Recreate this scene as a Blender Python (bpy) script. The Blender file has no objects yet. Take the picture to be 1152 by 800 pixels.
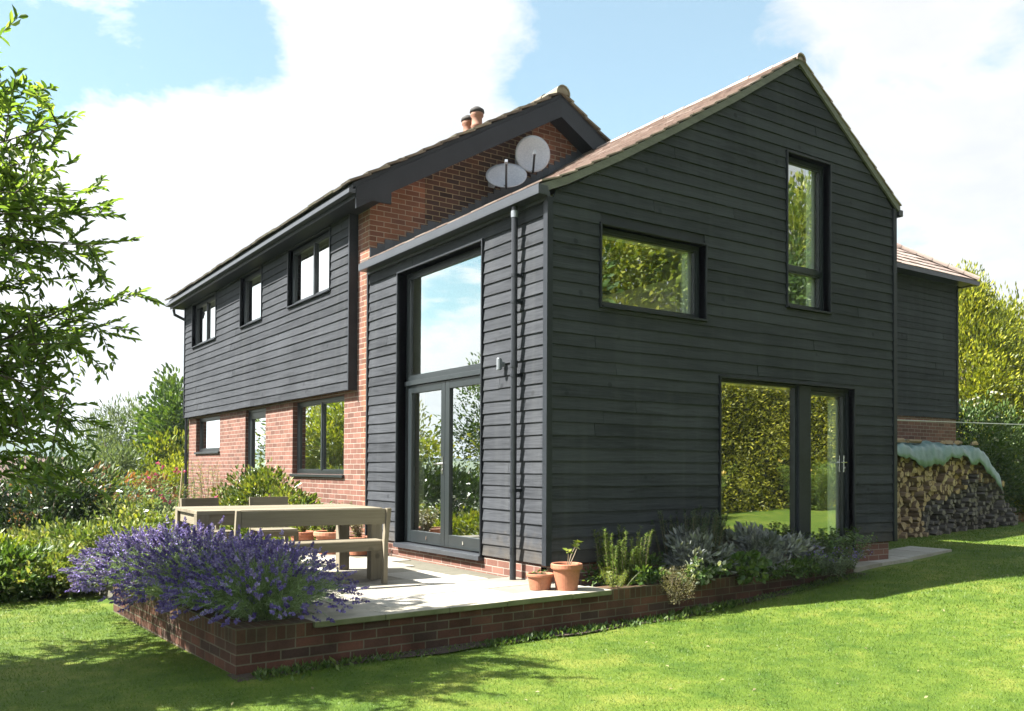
import bpy, math, random
import numpy as np
from mathutils import Vector, Matrix
R = math.radians
rng = np.random.default_rng(7)
rnd = random.Random(11)
S = bpy.context.scene
COL = S.collection

# ------------------------------------------------------------------ materials
def newmat(name):
    m = bpy.data.materials.new(name); m.use_nodes = True
    nt = m.node_tree; nt.nodes.clear()
    out = nt.nodes.new('ShaderNodeOutputMaterial')
    return m, nt, out
def nd(nt, t, **kw):
    n = nt.nodes.new('ShaderNode' + t)
    for k, v in kw.items():
        if k.startswith('i_'):
            k = k[2:]; k = int(k) if k.isdigit() else k.replace('_', ' ')
            n.inputs[k].default_value = v
        else: setattr(n, k, v)
    return n
def ramp(nt, fac, stops):
    r = nt.nodes.new('ShaderNodeValToRGB'); e = r.color_ramp.elements
    while len(e) < len(stops): e.new(0.5)
    for x, (p, c) in zip(e, stops):
        x.position = p; x.color = (c[0], c[1], c[2], 1) if hasattr(c, '__len__') else (c, c, c, 1)
    nt.links.new(fac, r.inputs[0]); return r.outputs[0]
def mixc(nt, f, a, b, mode='MIX'):
    m = nt.nodes.new('ShaderNodeMix'); m.data_type = 'RGBA'; m.blend_type = mode
    for i, v in ((0, f), (6, a), (7, b)):
        if hasattr(v, 'is_linked'): nt.links.new(v, m.inputs[i])
        elif i == 0: m.inputs[0].default_value = v
        else: m.inputs[i].default_value = (*v, 1) if len(v) == 3 else v
    return m.outputs[2]
def math_(nt, op, a, b=0.0, clamp=False):
    m = nt.nodes.new('ShaderNodeMath'); m.operation = op; m.use_clamp = clamp
    for i, v in ((0, a), (1, b)):
        if hasattr(v, 'is_linked'): nt.links.new(v, m.inputs[i])
        else: m.inputs[i].default_value = v
    return m.outputs[0]
def coords(nt, kind='Object', scale=(1, 1, 1)):
    t = nt.nodes.new('ShaderNodeTexCoord'); mp = nt.nodes.new('ShaderNodeMapping')
    mp.inputs['Scale'].default_value = scale
    nt.links.new(t.outputs[kind], mp.inputs[0]); return mp.outputs[0]
def noise(nt, vec, scale, detail=4, rough=.55, dist=0):
    n = nt.nodes.new('ShaderNodeTexNoise'); n.inputs['Scale'].default_value = scale
    n.inputs['Detail'].default_value = detail; n.inputs['Roughness'].default_value = rough
    n.inputs['Distortion'].default_value = dist
    nt.links.new(vec, n.inputs['Vector']); return n.outputs[0]
def bump(nt, h, strength=.3, dist=.01, normal=None):
    b = nt.nodes.new('ShaderNodeBump'); b.inputs['Strength'].default_value = strength
    b.inputs['Distance'].default_value = dist; nt.links.new(h, b.inputs['Height'])
    if normal: nt.links.new(normal, b.inputs['Normal'])
    return b.outputs[0]
def var(nt):
    a = nt.nodes.new('ShaderNodeAttribute'); a.attribute_name = 'var'; return a.outputs['Fac']
KA = .62   # overall albedo level
def principled(nt, out, col, rough=.6, spec=.5, nrm=None, metal=0, coat=0, k=None):
    k = (KA if not metal else 1) if k is None else k
    if hasattr(col, 'is_linked'): col = mixc(nt, 1., col, (k, k, k), 'MULTIPLY')
    else: col = tuple(x * k for x in col)
    p = nt.nodes.new('ShaderNodeBsdfPrincipled')
    if hasattr(col, 'is_linked'): nt.links.new(col, p.inputs['Base Color'])
    else: p.inputs['Base Color'].default_value = (*col, 1)
    if hasattr(rough, 'is_linked'): nt.links.new(rough, p.inputs['Roughness'])
    else: p.inputs['Roughness'].default_value = rough
    p.inputs['Specular IOR Level'].default_value = spec
    p.inputs['Metallic'].default_value = metal
    p.inputs['Coat Weight'].default_value = coat
    if nrm: nt.links.new(nrm, p.inputs['Normal'])
    nt.links.new(p.outputs[0], out.inputs[0]); return p
def pm(name, c1, c2, rough=.6, nscale=6, stretch=(1, 1, 1), bumps=.2, bdist=.004, spec=.5, metal=0, kind='Object', c3=None, fine=40):
    m, nt, out = newmat(name)
    v = coords(nt, kind, stretch)
    n1 = noise(nt, v, nscale, 6, .6); n2 = noise(nt, v, fine, 3)
    f = math_(nt, 'ADD', math_(nt, 'MULTIPLY', n1, .75), math_(nt, 'MULTIPLY', var(nt), .35))
    stops = [(.3, c1), (.75, c2)] if c3 is None else [(.28, c1), (.52, c2), (.8, c3)]
    c = ramp(nt, f, stops)
    c = mixc(nt, .5, c, ramp(nt, n2, [(.3, (.7, .7, .7)), (.7, (1.15, 1.15, 1.15))]), 'MULTIPLY')
    b = bump(nt, math_(nt, 'ADD', n1, n2), bumps, bdist)
    principled(nt, out, c, rough, spec, b, metal); return m
def leafmat(name, stops, trans=.3, rough=.45, spec=.35):
    m, nt, out = newmat(name)
    c = ramp(nt, var(nt), stops)
    v = coords(nt, 'Object'); n = noise(nt, v, 1.7, 3)
    c = mixc(nt, .6, c, ramp(nt, n, [(.3, (.72, .78, .75)), (.7, (1.25, 1.2, 1.1))]), 'MULTIPLY')
    c = mixc(nt, 1., c, (.72, .72, .72), 'MULTIPLY')
    p = nt.nodes.new('ShaderNodeBsdfPrincipled'); nt.links.new(c, p.inputs['Base Color'])
    p.inputs['Roughness'].default_value = rough; p.inputs['Specular IOR Level'].default_value = spec
    t = nt.nodes.new('ShaderNodeBsdfTranslucent')
    nt.links.new(mixc(nt, 1., c, (1.5, 1.5, .6), 'MULTIPLY'), t.inputs[0])
    mx = nt.nodes.new('ShaderNodeMixShader'); mx.inputs[0].default_value = trans
    nt.links.new(p.outputs[0], mx.inputs[1]); nt.links.new(t.outputs[0], mx.inputs[2])
    nt.links.new(mx.outputs[0], out.inputs[0]); return m

def brickmat(name, ca, cb, mortar, dark=None, tint=(1, 1, 1), dirt=.3, soldier=None):
    m, nt, out = newmat(name)
    uv = coords(nt, 'UV')
    def br(w, h, off, vec):
        b = nt.nodes.new('ShaderNodeTexBrick'); b.offset = off; b.inputs['Scale'].default_value = 1
        b.inputs['Color1'].default_value = (0, 0, 0, 1); b.inputs['Color2'].default_value = (1, 1, 1, 1)
        b.inputs['Mortar'].default_value = (.5, .5, .5, 1)
        b.inputs['Mortar Size'].default_value = .006; b.inputs['Mortar Smooth'].default_value = .25
        b.inputs['Bias'].default_value = 0
        b.inputs['Brick Width'].default_value = w; b.inputs['Row Height'].default_value = h
        nt.links.new(vec, b.inputs['Vector']); return b
    w = noise(nt, uv, 14, 2)
    vd = nt.nodes.new('ShaderNodeVectorMath'); vd.operation = 'MULTIPLY_ADD'
    cw = nt.nodes.new('ShaderNodeCombineXYZ'); nt.links.new(w, cw.inputs[0]); nt.links.new(w, cw.inputs[1])
    nt.links.new(cw.outputs[0], vd.inputs[0]); vd.inputs[1].default_value = (.006, .006, 0); nt.links.new(uv, vd.inputs[2])
    if soldier: b = br(.075, .105, 0, vd.outputs[0])
    else: b = br(.225, .075, .5, vd.outputs[0])
    ran = b.outputs['Color']; fac = b.outputs['Fac']
    c = ramp(nt, ran, [(0, cb), (.35, ca), (.6, [x * .62 for x in ca]), (.8, [x * 1.2 for x in ca]), (1, [x * .8 for x in cb])])
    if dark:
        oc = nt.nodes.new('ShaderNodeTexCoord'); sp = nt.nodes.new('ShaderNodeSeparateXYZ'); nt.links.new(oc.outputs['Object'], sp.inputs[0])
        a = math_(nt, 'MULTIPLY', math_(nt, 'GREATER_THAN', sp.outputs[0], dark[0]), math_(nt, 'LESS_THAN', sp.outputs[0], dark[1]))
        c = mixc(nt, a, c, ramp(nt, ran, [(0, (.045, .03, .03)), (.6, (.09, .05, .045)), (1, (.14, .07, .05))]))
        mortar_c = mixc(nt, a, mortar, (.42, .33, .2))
    else: mortar_c = mortar
    n1 = noise(nt, uv, 3.2, 5); n2 = noise(nt, uv, 60, 3)
    c = mixc(nt, .6, c, ramp(nt, n2, [(.25, (.65, .65, .65)), (.75, (1.25, 1.2, 1.15))]), 'MULTIPLY')
    c = mixc(nt, fac, c, mortar_c)
    c = mixc(nt, dirt, c, ramp(nt, n1, [(.3, (.35, .38, .3)), (.65, (1.1, 1.1, 1.1))]), 'MULTIPLY')
    c = mixc(nt, 1, c, tint, 'MULTIPLY')
    h = math_(nt, 'SUBTRACT', math_(nt, 'MULTIPLY', n2, .35), fac)
    principled(nt, out, c, .85, .25, bump(nt, h, .7, .006)); return m

def boardmat(name, c1, c2, rough=.5, vertical=False, axis_scale=None, spec=.5, kk=None):
    m, nt, out = newmat(name)
    uv = coords(nt, 'UV', (1.2, 22, 1) if not vertical else (22, 1.2, 1))
    vv = var(nt)
    cx = nt.nodes.new('ShaderNodeCombineXYZ'); nt.links.new(math_(nt, 'MULTIPLY', vv, 37.), cx.inputs[0]); nt.links.new(math_(nt, 'MULTIPLY', vv, 11.), cx.inputs[2])
    ad = nt.nodes.new('ShaderNodeVectorMath'); ad.operation = 'ADD'; nt.links.new(uv, ad.inputs[0]); nt.links.new(cx.outputs[0], ad.inputs[1])
    g = noise(nt, ad.outputs[0], 1.6, 8, .65, 1.2)
    g2 = noise(nt, ad.outputs[0], 7, 4, .6, .5)
    uv2 = coords(nt, 'UV', (1, 1, 1))
    vo = nt.nodes.new('ShaderNodeTexVoronoi'); vo.inputs['Scale'].default_value = 3.3; nt.links.new(uv2, vo.inputs['Vector'])
    knot = ramp(nt, vo.outputs['Distance'], [(.0, 1.), (.07, 1), (.12, 0)])
    n3 = noise(nt, uv2, 1.1, 3)
    f = math_(nt, 'ADD', math_(nt, 'MULTIPLY', g, .7), math_(nt, 'ADD', math_(nt, 'MULTIPLY', vv, .12 if name == 'black_timber' else .25), math_(nt, 'MULTIPLY', n3, .28)))
    c = ramp(nt, f, [(.35, c1), (.85, c2)])
    c = mixc(nt, math_(nt, 'MULTIPLY', knot, .5), c, [x * .45 for x in c1])
    if name == 'black_timber':
        oc = coords(nt, 'Object'); so_ = nt.nodes.new('ShaderNodeSeparateXYZ'); nt.links.new(oc, so_.inputs[0])
        dn = noise(nt, oc, 9, 5, .7); dz = math_(nt, 'ADD', math_(nt, 'MULTIPLY', so_.outputs[2], -1.6), math_(nt, 'MULTIPLY', dn, 1.1))
        c = mixc(nt, ramp(nt, dz, [(.05, 0.), (.75, .55)]), c, (.10, .085, .065))
        st = noise(nt, coords(nt, 'Object', (5, 5, .35)), 1.4, 4, .6)
        c = mixc(nt, ramp(nt, st, [(.5, 0.), (.8, .22)]), c, (.085, .09, .09))
    h = math_(nt, 'ADD', g, math_(nt, 'MULTIPLY', g2, .5))
    rr = ramp(nt, g, [(.3, rough - .08), (.7, rough + .15)])
    principled(nt, out, c, rr, spec, bump(nt, h, .5, .005), k=kk); return m

M = {}
M['clad'] = boardmat('black_timber', (.019, .021, .024), (.066, .071, .081), .72, spec=.04, kk=1.0)
M['black'] = pm('black_paint', (.015, .018, .023), (.028, .034, .043), .45, 5, bumps=.1, spec=.25)
M['dgrey'] = pm('dark_grey_frame', (.014, .020, .023), (.024, .032, .036), .35, 5, bumps=.05)
M['gutter'] = pm('grey_gutter', (.035, .042, .05), (.055, .062, .075), .35, 4, bumps=.05)
M['pipe'] = pm('pipe_plastic', (.012, .015, .02), (.022, .026, .034), .3, 8, bumps=.05)
M['lead'] = pm('lead_flashing', (.055, .065, .08), (.10, .115, .135), .5, 6, bumps=.2)
M['verge'] = pm('weathered_verge', (.13, .13, .115), (.24, .24, .21), .75, 5, stretch=(1, 1, 4), bumps=.3)
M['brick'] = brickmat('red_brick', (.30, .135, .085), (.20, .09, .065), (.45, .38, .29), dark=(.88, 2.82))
M['brick_side'] = brickmat('red_brick_side', (.27, .13, .10), (.20, .095, .075), (.40, .34, .29), dirt=.3)
M['wallbrick'] = brickmat('garden_wall_brick', (.155, .068, .045), (.085, .052, .04), (.19, .175, .12), dirt=.8)
M['soldier'] = brickmat('garden_wall_soldier', (.16, .08, .048), (.10, .065, .042), (.17, .16, .10), dirt=.8, soldier=True)
M['tile'] = pm('concrete_tile_old', (.085, .07, .052), (.19, .16, .12), .85, 9, c3=(.30, .28, .2), bumps=.5, bdist=.006)
M['tile_new'] = pm('clay_tile', (.26, .19, .165), (.40, .30, .26), .75, 6, c3=(.50, .41, .36), bumps=.35, bdist=.004)
M['terra'] = pm('terracotta', (.42, .15, .075), (.55, .23, .13), .75, 5, bumps=.15)
M['potold'] = pm('chimney_pot_clay', (.30, .13, .08), (.42, .21, .14), .8, 8, bumps=.3)
M['soot'] = pm('soot', (.02, .018, .018), (.04, .035, .03), .8, 8)
M['paving'] = None
M['wood'] = boardmat('weathered_teak', (.17, .145, .10), (.34, .30, .22), .72, spec=.25)
M['woodv'] = boardmat('weathered_teak_upright', (.17, .145, .10), (.34, .30, .22), .72, vertical=True, spec=.25)
M['bark'] = pm('bark', (.07, .055, .04), (.17, .14, .10), .9, 12, stretch=(3, 3, .6), bumps=.8, bdist=.01)
M['stem'] = pm('green_stem', (.07, .10, .035), (.13, .16, .06), .7, 12)
M['drystem'] = pm('dry_stem', (.16, .12, .08), (.28, .22, .14), .8, 12)
M['plaster'] = pm('white_plaster', (1.1, 1.1, 1.05), (1.2, 1.2, 1.15), .8, 3, bumps=.05)
M['inner_shade'] = pm('inner_wall_shade', (.05, .06, .055), (.08, .09, .08), .7, 3, bumps=.05)  # room shade put into the lower wall colour so door reflections read deeper
M['strip_white'] = pm('reveal_strip_white', (1.3, 1.32, 1.28), (1.4, 1.42, 1.36), .9, 4, bumps=.1)
M['beige'] = pm('beige_plaster', (1.0, .93, .68), (1.1, 1.02, .76), .8, 3, bumps=.05)
M['ifloor'] = pm('oak_floor', (.12, .08, .05), (.17, .12, .07), .4, 3, stretch=(1, 8, 1))
M['chrome'] = pm('brushed_steel', (.6, .6, .6), (.75, .75, .75), .25, 9, bumps=.02, metal=1)
M['dish'] = pm('dish_grey', (.42, .45, .52), (.48, .51, .58), .4, 3, bumps=.0)
M['lampgrey'] = pm('galvanised', (.17, .19, .21), (.26, .28, .31), .4, 8, metal=.4)
M['soil'] = pm('soil', (.05, .035, .022), (.11, .075, .05), .95, 18, bumps=.9, bdist=.02)
M['tarp'] = pm('green_tarpaulin', (.12, .23, .21), (.24, .37, .36), .45, 5, bumps=.35, bdist=.02, fine=9)
M['rope'] = pm('white_rope', (.55, .55, .55), (.7, .7, .7), .6, 20)
M['cane'] = pm('bamboo', (.45, .36, .2), (.6, .5, .3), .6, 12)
M['rooftile_far'] = pm('far_roof', (.16, .10, .09), (.24, .16, .14), .85, 2)
M['farwall'] = pm('far_wall', (.2, .13, .1), (.28, .2, .15), .85, 2)

def pavingmat():
    m, nt, out = newmat('sandstone_paving')
    uv = coords(nt, 'Object')
    n1 = noise(nt, uv, 1.3, 6); n2 = noise(nt, uv, 25, 4)
    f = math_(nt, 'ADD', math_(nt, 'MULTIPLY', n1, .6), math_(nt, 'MULTIPLY', var(nt), .5))
    c = ramp(nt, f, [(.25, (.26, .235, .19)), (.5, (.42, .39, .33)), (.8, (.56, .53, .47))])
    c = mixc(nt, .5, c, ramp(nt, n2, [(.3, (.7, .7, .68)), (.7, (1.15, 1.15, 1.15))]), 'MULTIPLY')
    principled(nt, out, c, .8, .3, bump(nt, math_(nt, 'ADD', n1, n2), .3, .006)); return m
M['paving'] = pavingmat()
def copingmat():
    m, nt, out = newmat('mossy_coping')
    uv = coords(nt, 'Object'); n1 = noise(nt, uv, 5, 6); n2 = noise(nt, uv, 30, 4)
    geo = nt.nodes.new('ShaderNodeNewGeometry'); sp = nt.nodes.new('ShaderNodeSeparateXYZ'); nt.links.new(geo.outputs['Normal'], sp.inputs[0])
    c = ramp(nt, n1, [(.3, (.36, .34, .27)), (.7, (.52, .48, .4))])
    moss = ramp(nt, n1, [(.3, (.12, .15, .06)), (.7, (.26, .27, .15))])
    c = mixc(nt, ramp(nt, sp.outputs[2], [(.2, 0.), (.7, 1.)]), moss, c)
    principled(nt, out, c, .85, .25, bump(nt, n2, .4, .005)); return m
M['coping'] = copingmat()

def glassmat():
    m, nt, out = newmat('window_glass')
    v = coords(nt, 'Object'); n = noise(nt, v, 1.1, 1)
    b = bump(nt, n, .05, .03)
    fr = nt.nodes.new('ShaderNodeFresnel'); fr.inputs[0].default_value = 1.55
    nt.links.new(b, fr.inputs['Normal'])
    f = math_(nt, 'ADD', math_(nt, 'MULTIPLY', fr.outputs[0], 3.2), .24, True)
    gb = nt.nodes.new('ShaderNodeNewGeometry'); f = math_(nt, 'MULTIPLY', f, math_(nt, 'SUBTRACT', 1., gb.outputs['Backfacing']))
    t = nt.nodes.new('ShaderNodeBsdfTransparent'); t.inputs[0].default_value = (.95, .98, .96, 1)
    g = nt.nodes.new('ShaderNodeBsdfGlossy'); g.inputs['Color'].default_value = (.93, .97, .95, 1); g.inputs['Roughness'].default_value = .0
    nt.links.new(b, g.inputs['Normal'])
    mx = nt.nodes.new('ShaderNodeMixShader'); nt.links.new(f, mx.inputs[0]); nt.links.new(t.outputs[0], mx.inputs[1]); nt.links.new(g.outputs[0], mx.inputs[2])
    nt.links.new(mx.outputs[0], out.inputs[0]); return m
M['glass'] = glassmat()

def lawnmat():
    m, nt, out = newmat('mown_lawn')
    v = coords(nt, 'Object')
    n1 = noise(nt, v, .55, 4, .6); n2 = noise(nt, v, 3.5, 5, .65); n3 = noise(nt, v, 90, 3)
    f = math_(nt, 'ADD', math_(nt, 'MULTIPLY', n1, .5), math_(nt, 'MULTIPLY', n2, .5))
    c = ramp(nt, f, [(.36, (.06, .13, .012)), (.5, (.13, .205, .022)), (.64, (.26, .29, .055))])
    c = mixc(nt, .7, c, ramp(nt, n3, [(.3, (.55, .6, .5)), (.7, (1.3, 1.25, 1.1))]), 'MULTIPLY')
    principled(nt, out, c, .8, .2, bump(nt, n3, .8, .02)); return m
M['lawn'] = lawnmat()
def grassblade():
    m, nt, out = newmat('grass_blades')
    v = coords(nt, 'Object'); n1 = noise(nt, v, .55, 4, .6); n2 = noise(nt, v, 3.5, 5, .65)
    f = math_(nt, 'ADD', math_(nt, 'MULTIPLY', n1, .4), math_(nt, 'ADD', math_(nt, 'MULTIPLY', n2, .4), math_(nt, 'MULTIPLY', var(nt), .2)))
    c = ramp(nt, f, [(.30, (.07, .15, .014)), (.5, (.15, .245, .026)), (.74, (.25, .335, .065))])
    c = mixc(nt, 1., c, (.58, .62, .58), 'MULTIPLY')
    p = nt.nodes.new('ShaderNodeBsdfPrincipled'); nt.links.new(c, p.inputs['Base Color']); p.inputs['Roughness'].default_value = .5
    p.inputs['Specular IOR Level'].default_value = .3
    t = nt.nodes.new('ShaderNodeBsdfTranslucent'); nt.links.new(c, t.inputs[0])
    mx = nt.nodes.new('ShaderNodeMixShader'); mx.inputs[0].default_value = .35
    nt.links.new(p.outputs[0], mx.inputs[1]); nt.links.new(t.outputs[0], mx.inputs[2]); nt.links.new(mx.outputs[0], out.inputs[0]); return m
M['blade'] = grassblade()
M['field'] = pm('meadow_ground', (.05, .08, .02), (.10, .13, .035), .9, .7, c3=(.13, .11, .06), bumps=.3)
def hillmat():
    m, nt, out = newmat('far_hill')
    v = coords(nt, 'Object', (.5, .5, .5)); n1 = noise(nt, v, .012, 3, .5); n2 = noise(nt, v, .12, 4, .7)
    vo = nt.nodes.new('ShaderNodeTexVoronoi'); vo.inputs['Scale'].default_value = .007; nt.links.new(v, vo.inputs['Vector'])
    sp = nt.nodes.new('ShaderNodeSeparateColor'); nt.links.new(vo.outputs['Color'], sp.inputs[0])
    fld = ramp(nt, sp.outputs[0], [(0, (.10, .17, .05)), (.35, (.16, .22, .07)), (.6, (.08, .14, .05)), (1, (.2, .22, .1))])
    wood = ramp(nt, n2, [(.3, (.02, .045, .015)), (.7, (.05, .09, .03))])
    geo = nt.nodes.new('ShaderNodeSeparateXYZ'); nt.links.new(v, geo.inputs[0])
    top = math_(nt, 'ADD', math_(nt, 'MULTIPLY', geo.outputs[2], .09), n1)
    c = mixc(nt, ramp(nt, top, [(.95, 0.), (1.02, 1.)]), fld, wood)
    principled(nt, out, c, .9, .1); return m
M['hill'] = hillmat()

G = lambda *c: c
LM = {
 'tree': leafmat('leaf_near_tree', [(0, (.06, .12, .025)), (.5, (.16, .26, .06)), (1, (.31, .41, .12))], .5),
 'rhodo': leafmat('leaf_dark_glossy', [(0, (.02, .045, .015)), (.6, (.045, .085, .022)), (1, (.10, .15, .03))], .15, .35, .5),
 'pale': leafmat('leaf_pale_green', [(0, (.09, .15, .04)), (.5, (.20, .25, .07)), (.8, (.34, .36, .11)), (1, (.50, .48, .28))], .3),
 'lime': leafmat('leaf_lime', [(0, (.10, .16, .02)), (.5, (.22, .27, .03)), (1, (.36, .36, .06))], .35),
 'mid': leafmat('leaf_mid_green', [(0, (.04, .09, .02)), (.5, (.09, .16, .035)), (1, (.17, .24, .06))], .3),
 'teal': leafmat('leaf_blue_green', [(0, (.05, .09, .06)), (.5, (.10, .16, .11)), (1, (.20, .27, .20))], .2),
 'photinia': leafmat('leaf_reddish', [(0, (.08, .10, .03)), (.4, (.22, .12, .07)), (1, (.42, .17, .11))], .3),
 'gold': leafmat('leaf_golden_conifer', [(0, (.07, .10, .012)), (.5, (.26, .30, .025)), (1, (.52, .50, .05))], .35),
 'hedge': leafmat('leaf_hedge', [(0, (.08, .10, .012)), (.5, (.24, .26, .025)), (1, (.50, .47, .05))], .35),
 'grey': leafmat('leaf_grey_green', [(0, (.08, .12, .06)), (.5, (.14, .19, .10)), (1, (.22, .27, .15))], .3),
 'laurel': leafmat('leaf_laurel', [(0, (.05, .09, .015)), (.5, (.14, .19, .03)), (1, (.33, .34, .07))], .3, .3, .5),
 'sage': leafmat('leaf_sage', [(0, (.13, .15, .15)), (.5, (.23, .25, .26)), (1, (.42, .44, .42))], .15, .7, .2),
 'varieg': leafmat('leaf_white_edged', [(0, (.07, .13, .04)), (.45, (.12, .2, .06)), (.6, (.45, .5, .38)), (1, (.6, .62, .52))], .3),
 'rosemary': leafmat('leaf_rosemary', [(0, (.06, .11, .02)), (.5, (.13, .20, .035)), (1, (.26, .33, .06))], .3),
 'rosedark': leafmat('leaf_rosemary_dark', [(0, (.025, .055, .02)), (.5, (.05, .10, .03)), (1, (.10, .16, .05))], .2),
 'thyme': leafmat('leaf_thyme', [(0, (.16, .14, .07)), (.5, (.26, .24, .12)), (1, (.36, .33, .2))], .3),
 'lav': leafmat('leaf_lavender', [(0, (.11, .18, .08)), (.5, (.23, .33, .16)), (1, (.42, .52, .32))], .25, .7, .2),
 'purple': leafmat('flower_lavender', [(0, (.09, .06, .25)), (.5, (.20, .155, .50)), (1, (.50, .44, .80))], .2, .7, .2),
 'pink': leafmat('flower_pink', [(0, (.35, .04, .16)), (1, (.6, .12, .32))], .3),
 'white': leafmat('flower_white', [(0, (.55, .55, .5)), (1, (.8, .8, .75))], .3),
 'yellow': leafmat('flower_yellow', [(0, (.65, .45, .12)), (1, (.8, .65, .25))], .3),
}

# ------------------------------------------------------------------ mesh building
class MB:
    def __init__(s): s.v = []; s.f = []; s.a = []
    def add(s, vs, fs, a=None):
        n = len(s.v); s.v.extend([tuple(p) for p in vs]); a = rnd.random() if a is None else a
        for f in fs: s.f.append(tuple(i + n for i in f)); s.a.append(a)
    def hexa(s, p, a=None):   # 8 points: bottom 4 (ccw), top 4
        s.add(p, [(0, 3, 2, 1), (4, 5, 6, 7), (0, 1, 5, 4), (1, 2, 6, 5), (2, 3, 7, 6), (3, 0, 4, 7)], a)
    def box(s, x0, x1, y0, y1, z0, z1, a=None):
        s.hexa([(x0, y0, z0), (x1, y0, z0), (x1, y1, z0), (x0, y1, z0), (x0, y0, z1), (x1, y0, z1), (x1, y1, z1), (x0, y1, z1)], a)
    def obox(s, c, ax, ay, az, a=None):  # centre + half-axis vectors
        c = Vector(c); ax = Vector(ax); ay = Vector(ay); az = Vector(az)
        s.hexa([c - ax - ay - az, c + ax - ay - az, c + ax + ay - az, c - ax + ay - az, c - ax - ay + az, c + ax - ay + az, c + ax + ay + az, c - ax + ay + az], a)
    def beam(s, p, q, w, h, up=(0, 0, 1), a=None):
        p = Vector(p); q = Vector(q); d = (q - p); L = d.length; d.normalize()
        sd = d.cross(Vector(up)).normalized(); u = sd.cross(d)
        s.obox((p + q) / 2, d * L / 2, sd * w / 2, u * h / 2, a)
    def tube(s, pts, rad, n=6, a=None, cap=True):
        pts = [Vector(p) for p in pts]; rings = []
        if not hasattr(rad, '__len__'): rad = [rad] * len(pts)
        vs = []
        for i, p in enumerate(pts):
            d = (pts[min(i + 1, len(pts) - 1)] - pts[max(i - 1, 0)]).normalized()
            u = d.orthogonal().normalized() if i == 0 else (u0 - d * u0.dot(d)).normalized()
            u0 = u; w = d.cross(u)
            for k in range(n):
                t = 2 * math.pi * k / n; vs.append(p + (u * math.cos(t) + w * math.sin(t)) * rad[i])
        fs = [(i * n + k, i * n + (k + 1) % n, (i + 1) * n + (k + 1) % n, (i + 1) * n + k) for i in range(len(pts) - 1) for k in range(n)]
        if cap: fs += [tuple(range(n - 1, -1, -1)), tuple((len(pts) - 1) * n + k for k in range(n))]
        s.add(vs, fs, a)
    def lathe(s, c, prof, n=28, a=None, axis=None):
        c = Vector(c); vs = []
        for r, z in prof:
            for k in range(n):
                t = 2 * math.pi * k / n; vs.append((c.x + r * math.cos(t), c.y + r * math.sin(t), c.z + z))
        fs = [(i * n + k, i * n + (k + 1) % n, (i + 1) * n + (k + 1) % n, (i + 1) * n + k) for i in range(len(prof) - 1) for k in range(n)]
        fs += [tuple(range(n - 1, -1, -1)), tuple((len(prof) - 1) * n + k for k in range(n))]
        s.add(vs, fs, a)
    def build(s, name, m, parent=None, smooth=False, bevel=0, uvfix=None):
        me = bpy.data.meshes.new(name); me.from_pydata(s.v, [], s.f)
        nf = len(s.f)
        at = me.attributes.new('var', 'FLOAT', 'FACE'); at.data.foreach_set('value', np.array(s.a, dtype=np.float32))
        uv = me.uv_layers.new(name='uv')
        me.update()
        co = np.empty(len(s.v) * 3); me.vertices.foreach_get('co', co); co = co.reshape(-1, 3)
        nr = np.empty(nf * 3); me.polygons.foreach_get('normal', nr); nr = np.abs(nr.reshape(-1, 3))
        tot = np.empty(nf, dtype=np.int32); me.polygons.foreach_get('loop_total', tot)
        lv = np.empty(len(me.loops), dtype=np.int32); me.loops.foreach_get('vertex_index', lv)
        ln = np.repeat(nr, tot, axis=0); lc = co[lv]
        isx = (ln[:, 0] > ln[:, 1]) & (ln[:, 0] > ln[:, 2]); isz = (ln[:, 2] >= ln[:, 1]) & (ln[:, 2] >= ln[:, 0])
        u = np.where(isx, lc[:, 1], lc[:, 0]); v = np.where(isz, lc[:, 1], lc[:, 2])
        if uvfix: v = v - uvfix
        uv.data.foreach_set('uv', np.stack([u, v], 1).astype(np.float32).ravel())
        me.materials.append(m)
        if smooth: me.polygons.foreach_set('use_smooth', [True] * nf)
        o = bpy.data.objects.new(name, me); COL.objects.link(o)
        if parent:
            o.parent = parent
        if bevel:
            b = o.modifiers.new('bevel', 'BEVEL'); b.width = bevel; b.segments = 2; b.limit_method = 'ANGLE'
        return o

def tag(o, label=None, cat=None, group=None, kind=None):
    if label: o['label'] = label
    if cat: o['category'] = cat
    if group: o['group'] = group
    if kind: o['kind'] = kind
    return o
def empty(name, loc=(0, 0, 0), rz=0, label=None, cat=None, group=None):
    o = bpy.data.objects.new(name, None); COL.objects.link(o); o.location = loc; o.rotation_euler = (0, 0, rz)
    o.empty_display_size = .2
    return tag(o, label, cat, group)
def copy_tree(o, parent=None):
    c = o.copy(); COL.objects.link(c)
    if parent: c.parent = parent
    for ch in list(o.children): copy_tree(ch, c)
    return c

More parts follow.
